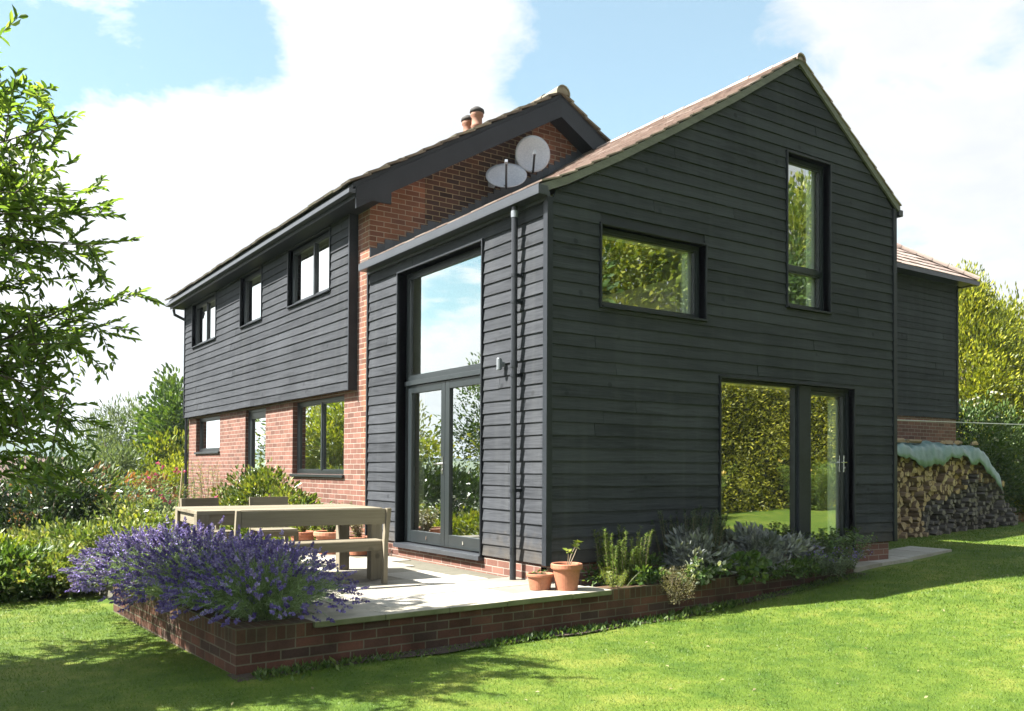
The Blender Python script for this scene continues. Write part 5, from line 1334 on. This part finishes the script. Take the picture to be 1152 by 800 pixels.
GR = 'bushes along the foot of the hedge'
for x, y, lab in ((11.3, -8.9, 'tall grassy plant with pale yellow flowers before the hedge'), (16.5, -9.2, 'second grassy plant with pale yellow flowers before the hedge')):
    stemplant('border_plant', lab, 'plant', (x, y, hz(x, y)), .9, 1.5, 90, 50, .22, .10, 'rosemary', group=GR, lean=.4, flowers=('yellow', 5, .11, 'flowers'))

# ------------------------------------------------------------------ air
mb = MB(); mb.box(-1500, 2200, -210, 2200, -9, 48)
m_, nt_, out_ = newmat('air'); pv = nt_.nodes.new('ShaderNodeVolumePrincipled'); pv.inputs['Color'].default_value = (.75, .86, 1, 1); pv.inputs['Density'].default_value = .00026
nt_.links.new(pv.outputs[0], out_.inputs['Volume'])
o = mb.build('haze', m_); tag(o, kind='stuff')

# ------------------------------------------------------------------ camera
yaw, pitch, roll = .595710859, .0171919947, .00533766298
F = Vector((math.sin(yaw) * math.cos(pitch), math.cos(yaw) * math.cos(pitch), math.sin(pitch)))
Rt = Vector((math.cos(yaw), -math.sin(yaw), 0)); U = Rt.cross(F)
R2 = Rt * math.cos(roll) + U * math.sin(roll); U2 = -Rt * math.sin(roll) + U * math.cos(roll)
cd = bpy.data.cameras.new('camera'); cam = bpy.data.objects.new('camera', cd); COL.objects.link(cam)
m = Matrix((R2, U2, -F)).transposed().to_4x4(); m.translation = Vector((-5.28732039, -7.16647471, .992116086)); cam.matrix_world = m
cd.sensor_width = 36; cd.lens = 994.548 / 1152 * 36; cd.shift_y = (510.255 - 400) / 1152; cd.clip_end = 3000; cd.clip_start = .05
S.camera = cam

# ------------------------------------------------------------------ light and sky
sv = Vector((-.80, .35, 1.0)).normalized()
sd = bpy.data.lights.new('sun', 'SUN'); sd.energy = SUN_E = 5.0; sd.angle = R(.53); sd.color = (1, .95, .87)
so = bpy.data.objects.new('sun', sd); COL.objects.link(so); so.rotation_euler = sv.to_track_quat('Z', 'Y').to_euler()
w = bpy.data.worlds.new('World'); S.world = w; w.use_nodes = True; nt = w.node_tree; nt.nodes.clear()
out = nt.nodes.new('ShaderNodeOutputWorld')
sky = nt.nodes.new('ShaderNodeTexSky'); sky.sky_type = 'NISHITA'; sky.sun_disc = False
sky.sun_elevation = math.asin(sv.z); sky.sun_rotation = math.atan2(sv.x, sv.y); sky.air_density = 1.0; sky.dust_density = .6; sky.ozone_density = 1.2
tc = nt.nodes.new('ShaderNodeTexCoord'); sep = nt.nodes.new('ShaderNodeSeparateXYZ'); nt.links.new(tc.outputs['Generated'], sep.inputs[0])
zc = math_(nt, 'MAXIMUM', sep.outputs[2], .02); za = math_(nt, 'ADD', zc, .22)
cx = nt.nodes.new('ShaderNodeCombineXYZ'); nt.links.new(math_(nt, 'DIVIDE', sep.outputs[0], za), cx.inputs[0]); nt.links.new(math_(nt, 'DIVIDE', sep.outputs[1], za), cx.inputs[1])
n1 = noise(nt, cx.outputs[0], 2.1, 11, .62, .3); n2 = noise(nt, cx.outputs[0], 7.5, 8, .65, .4)
def dirpx(u, v):
    d = F + R2 * ((u - 576) / 994.548) - U2 * ((v - 510.255) / 994.548); return d.normalized()
def blob(u, v, r, amp):
    d = dirpx(u, v); dp = nt.nodes.new('ShaderNodeVectorMath'); dp.operation = 'DISTANCE'
    nt.links.new(tc.outputs['Generated'], dp.inputs[0]); dp.inputs[1].default_value = d
    q = math_(nt, 'DIVIDE', dp.outputs['Value'], r); q = math_(nt, 'MULTIPLY', q, q); q = math_(nt, 'MULTIPLY', q, -1.); q = math_(nt, 'EXPONENT', q)
    return math_(nt, 'MULTIPLY', q, amp)
acc = math_(nt, 'ADD', math_(nt, 'ADD', math_(nt, 'MULTIPLY', n1, 1.25), math_(nt, 'MULTIPLY', n2, .40)), -.215)
for (u, v, r, a) in ((250, 45, .08, -.28), (315, 110, .05, -.24), (90, 40, .12, -.2), (690, 60, .15, -.34), (800, 20, .12, -.28), (640, 150, .08, -.24), (40, 85, .07, -.25), (190, 30, .05, -.15), (1130, -20, .09, -.25), (1040, 205, .09, -.30), (960, 240, .05, -.2), (1000, 80, .12, .2), (440, 60, .11, .24), (380, 230, .2, .25), (150, 230, .15, .2), (1120, 330, .2, .25), (150, 30, .03, .12), (1100, 130, .1, .14)):
    acc = math_(nt, 'ADD', acc, blob(u, v, r, a))
_b = dirpx
def dirpx(u, v):
    d = _b(u, v); d.x = -d.x; return d
for (u, v, r, a) in ((520, 300, .05, -.20), (478, 350, .05, -.16)): acc = math_(nt, 'ADD', acc, blob(u, v, r, a))
acc = math_(nt, 'ADD', acc, math_(nt, 'MULTIPLY', math_(nt, 'SUBTRACT', .35, sep.outputs[2]), .35))
mask = ramp(nt, acc, [(.40, 0.), (.50, .55), (.60, 1.)])
thick = ramp(nt, math_(nt, 'ADD', acc, math_(nt, 'MULTIPLY', n2, .2)), [(.62, (1.0, 1.0, 1.0)), (1.05, (.86, .88, .92))])
bgs = nt.nodes.new('ShaderNodeBackground'); bgs.inputs[1].default_value = .05
nt.links.new(mixc(nt, .22, mixc(nt, 1., sky.outputs[0], (1.0, 1.2, 1.02), 'MULTIPLY'), (4.2, 4.7, 4.7)), bgs.inputs[0])
bgc = nt.nodes.new('ShaderNodeBackground'); 
dts = nt.nodes.new('ShaderNodeVectorMath'); dts.operation = 'DOT_PRODUCT'; nt.links.new(tc.outputs['Generated'], dts.inputs[0]); dts.inputs[1].default_value = sv
sdot = math_(nt, 'MAXIMUM', dts.outputs['Value'], 0.); cst = math_(nt, 'MULTIPLY', math_(nt, 'ADD', math_(nt, 'MULTIPLY', math_(nt, 'MULTIPLY', sdot, sdot), 2.3), 1.), .212)
nt.links.new(cst, bgc.inputs[1]); nt.links.new(thick, bgc.inputs[0])
mx = nt.nodes.new('ShaderNodeMixShader'); nt.links.new(math_(nt, 'MULTIPLY', mask, .96), mx.inputs[0]); nt.links.new(bgs.outputs[0], mx.inputs[1]); nt.links.new(bgc.outputs[0], mx.inputs[2]); nt.links.new(mx.outputs[0], out.inputs[0])

S.view_settings.view_transform = 'Standard'; S.view_settings.look = 'None'; S.view_settings.gamma = 1; S.view_settings.exposure = 2.3; S.view_settings.use_curve_mapping = False
S.render.engine = 'CYCLES'; S.cycles.use_denoising = True
try: S.cycles.denoiser = 'OPENIMAGEDENOISE'
except Exception: pass
S.cycles.max_bounces = 7; S.cycles.diffuse_bounces = 3; S.cycles.glossy_bounces = 3; S.cycles.transparent_max_bounces = 12; S.cycles.transmission_bounces = 3
S.cycles.sample_clamp_indirect = 6; S.cycles.caustics_reflective = False; S.cycles.caustics_refractive = False
S.render.resolution_x = 1024; S.render.resolution_y = 711
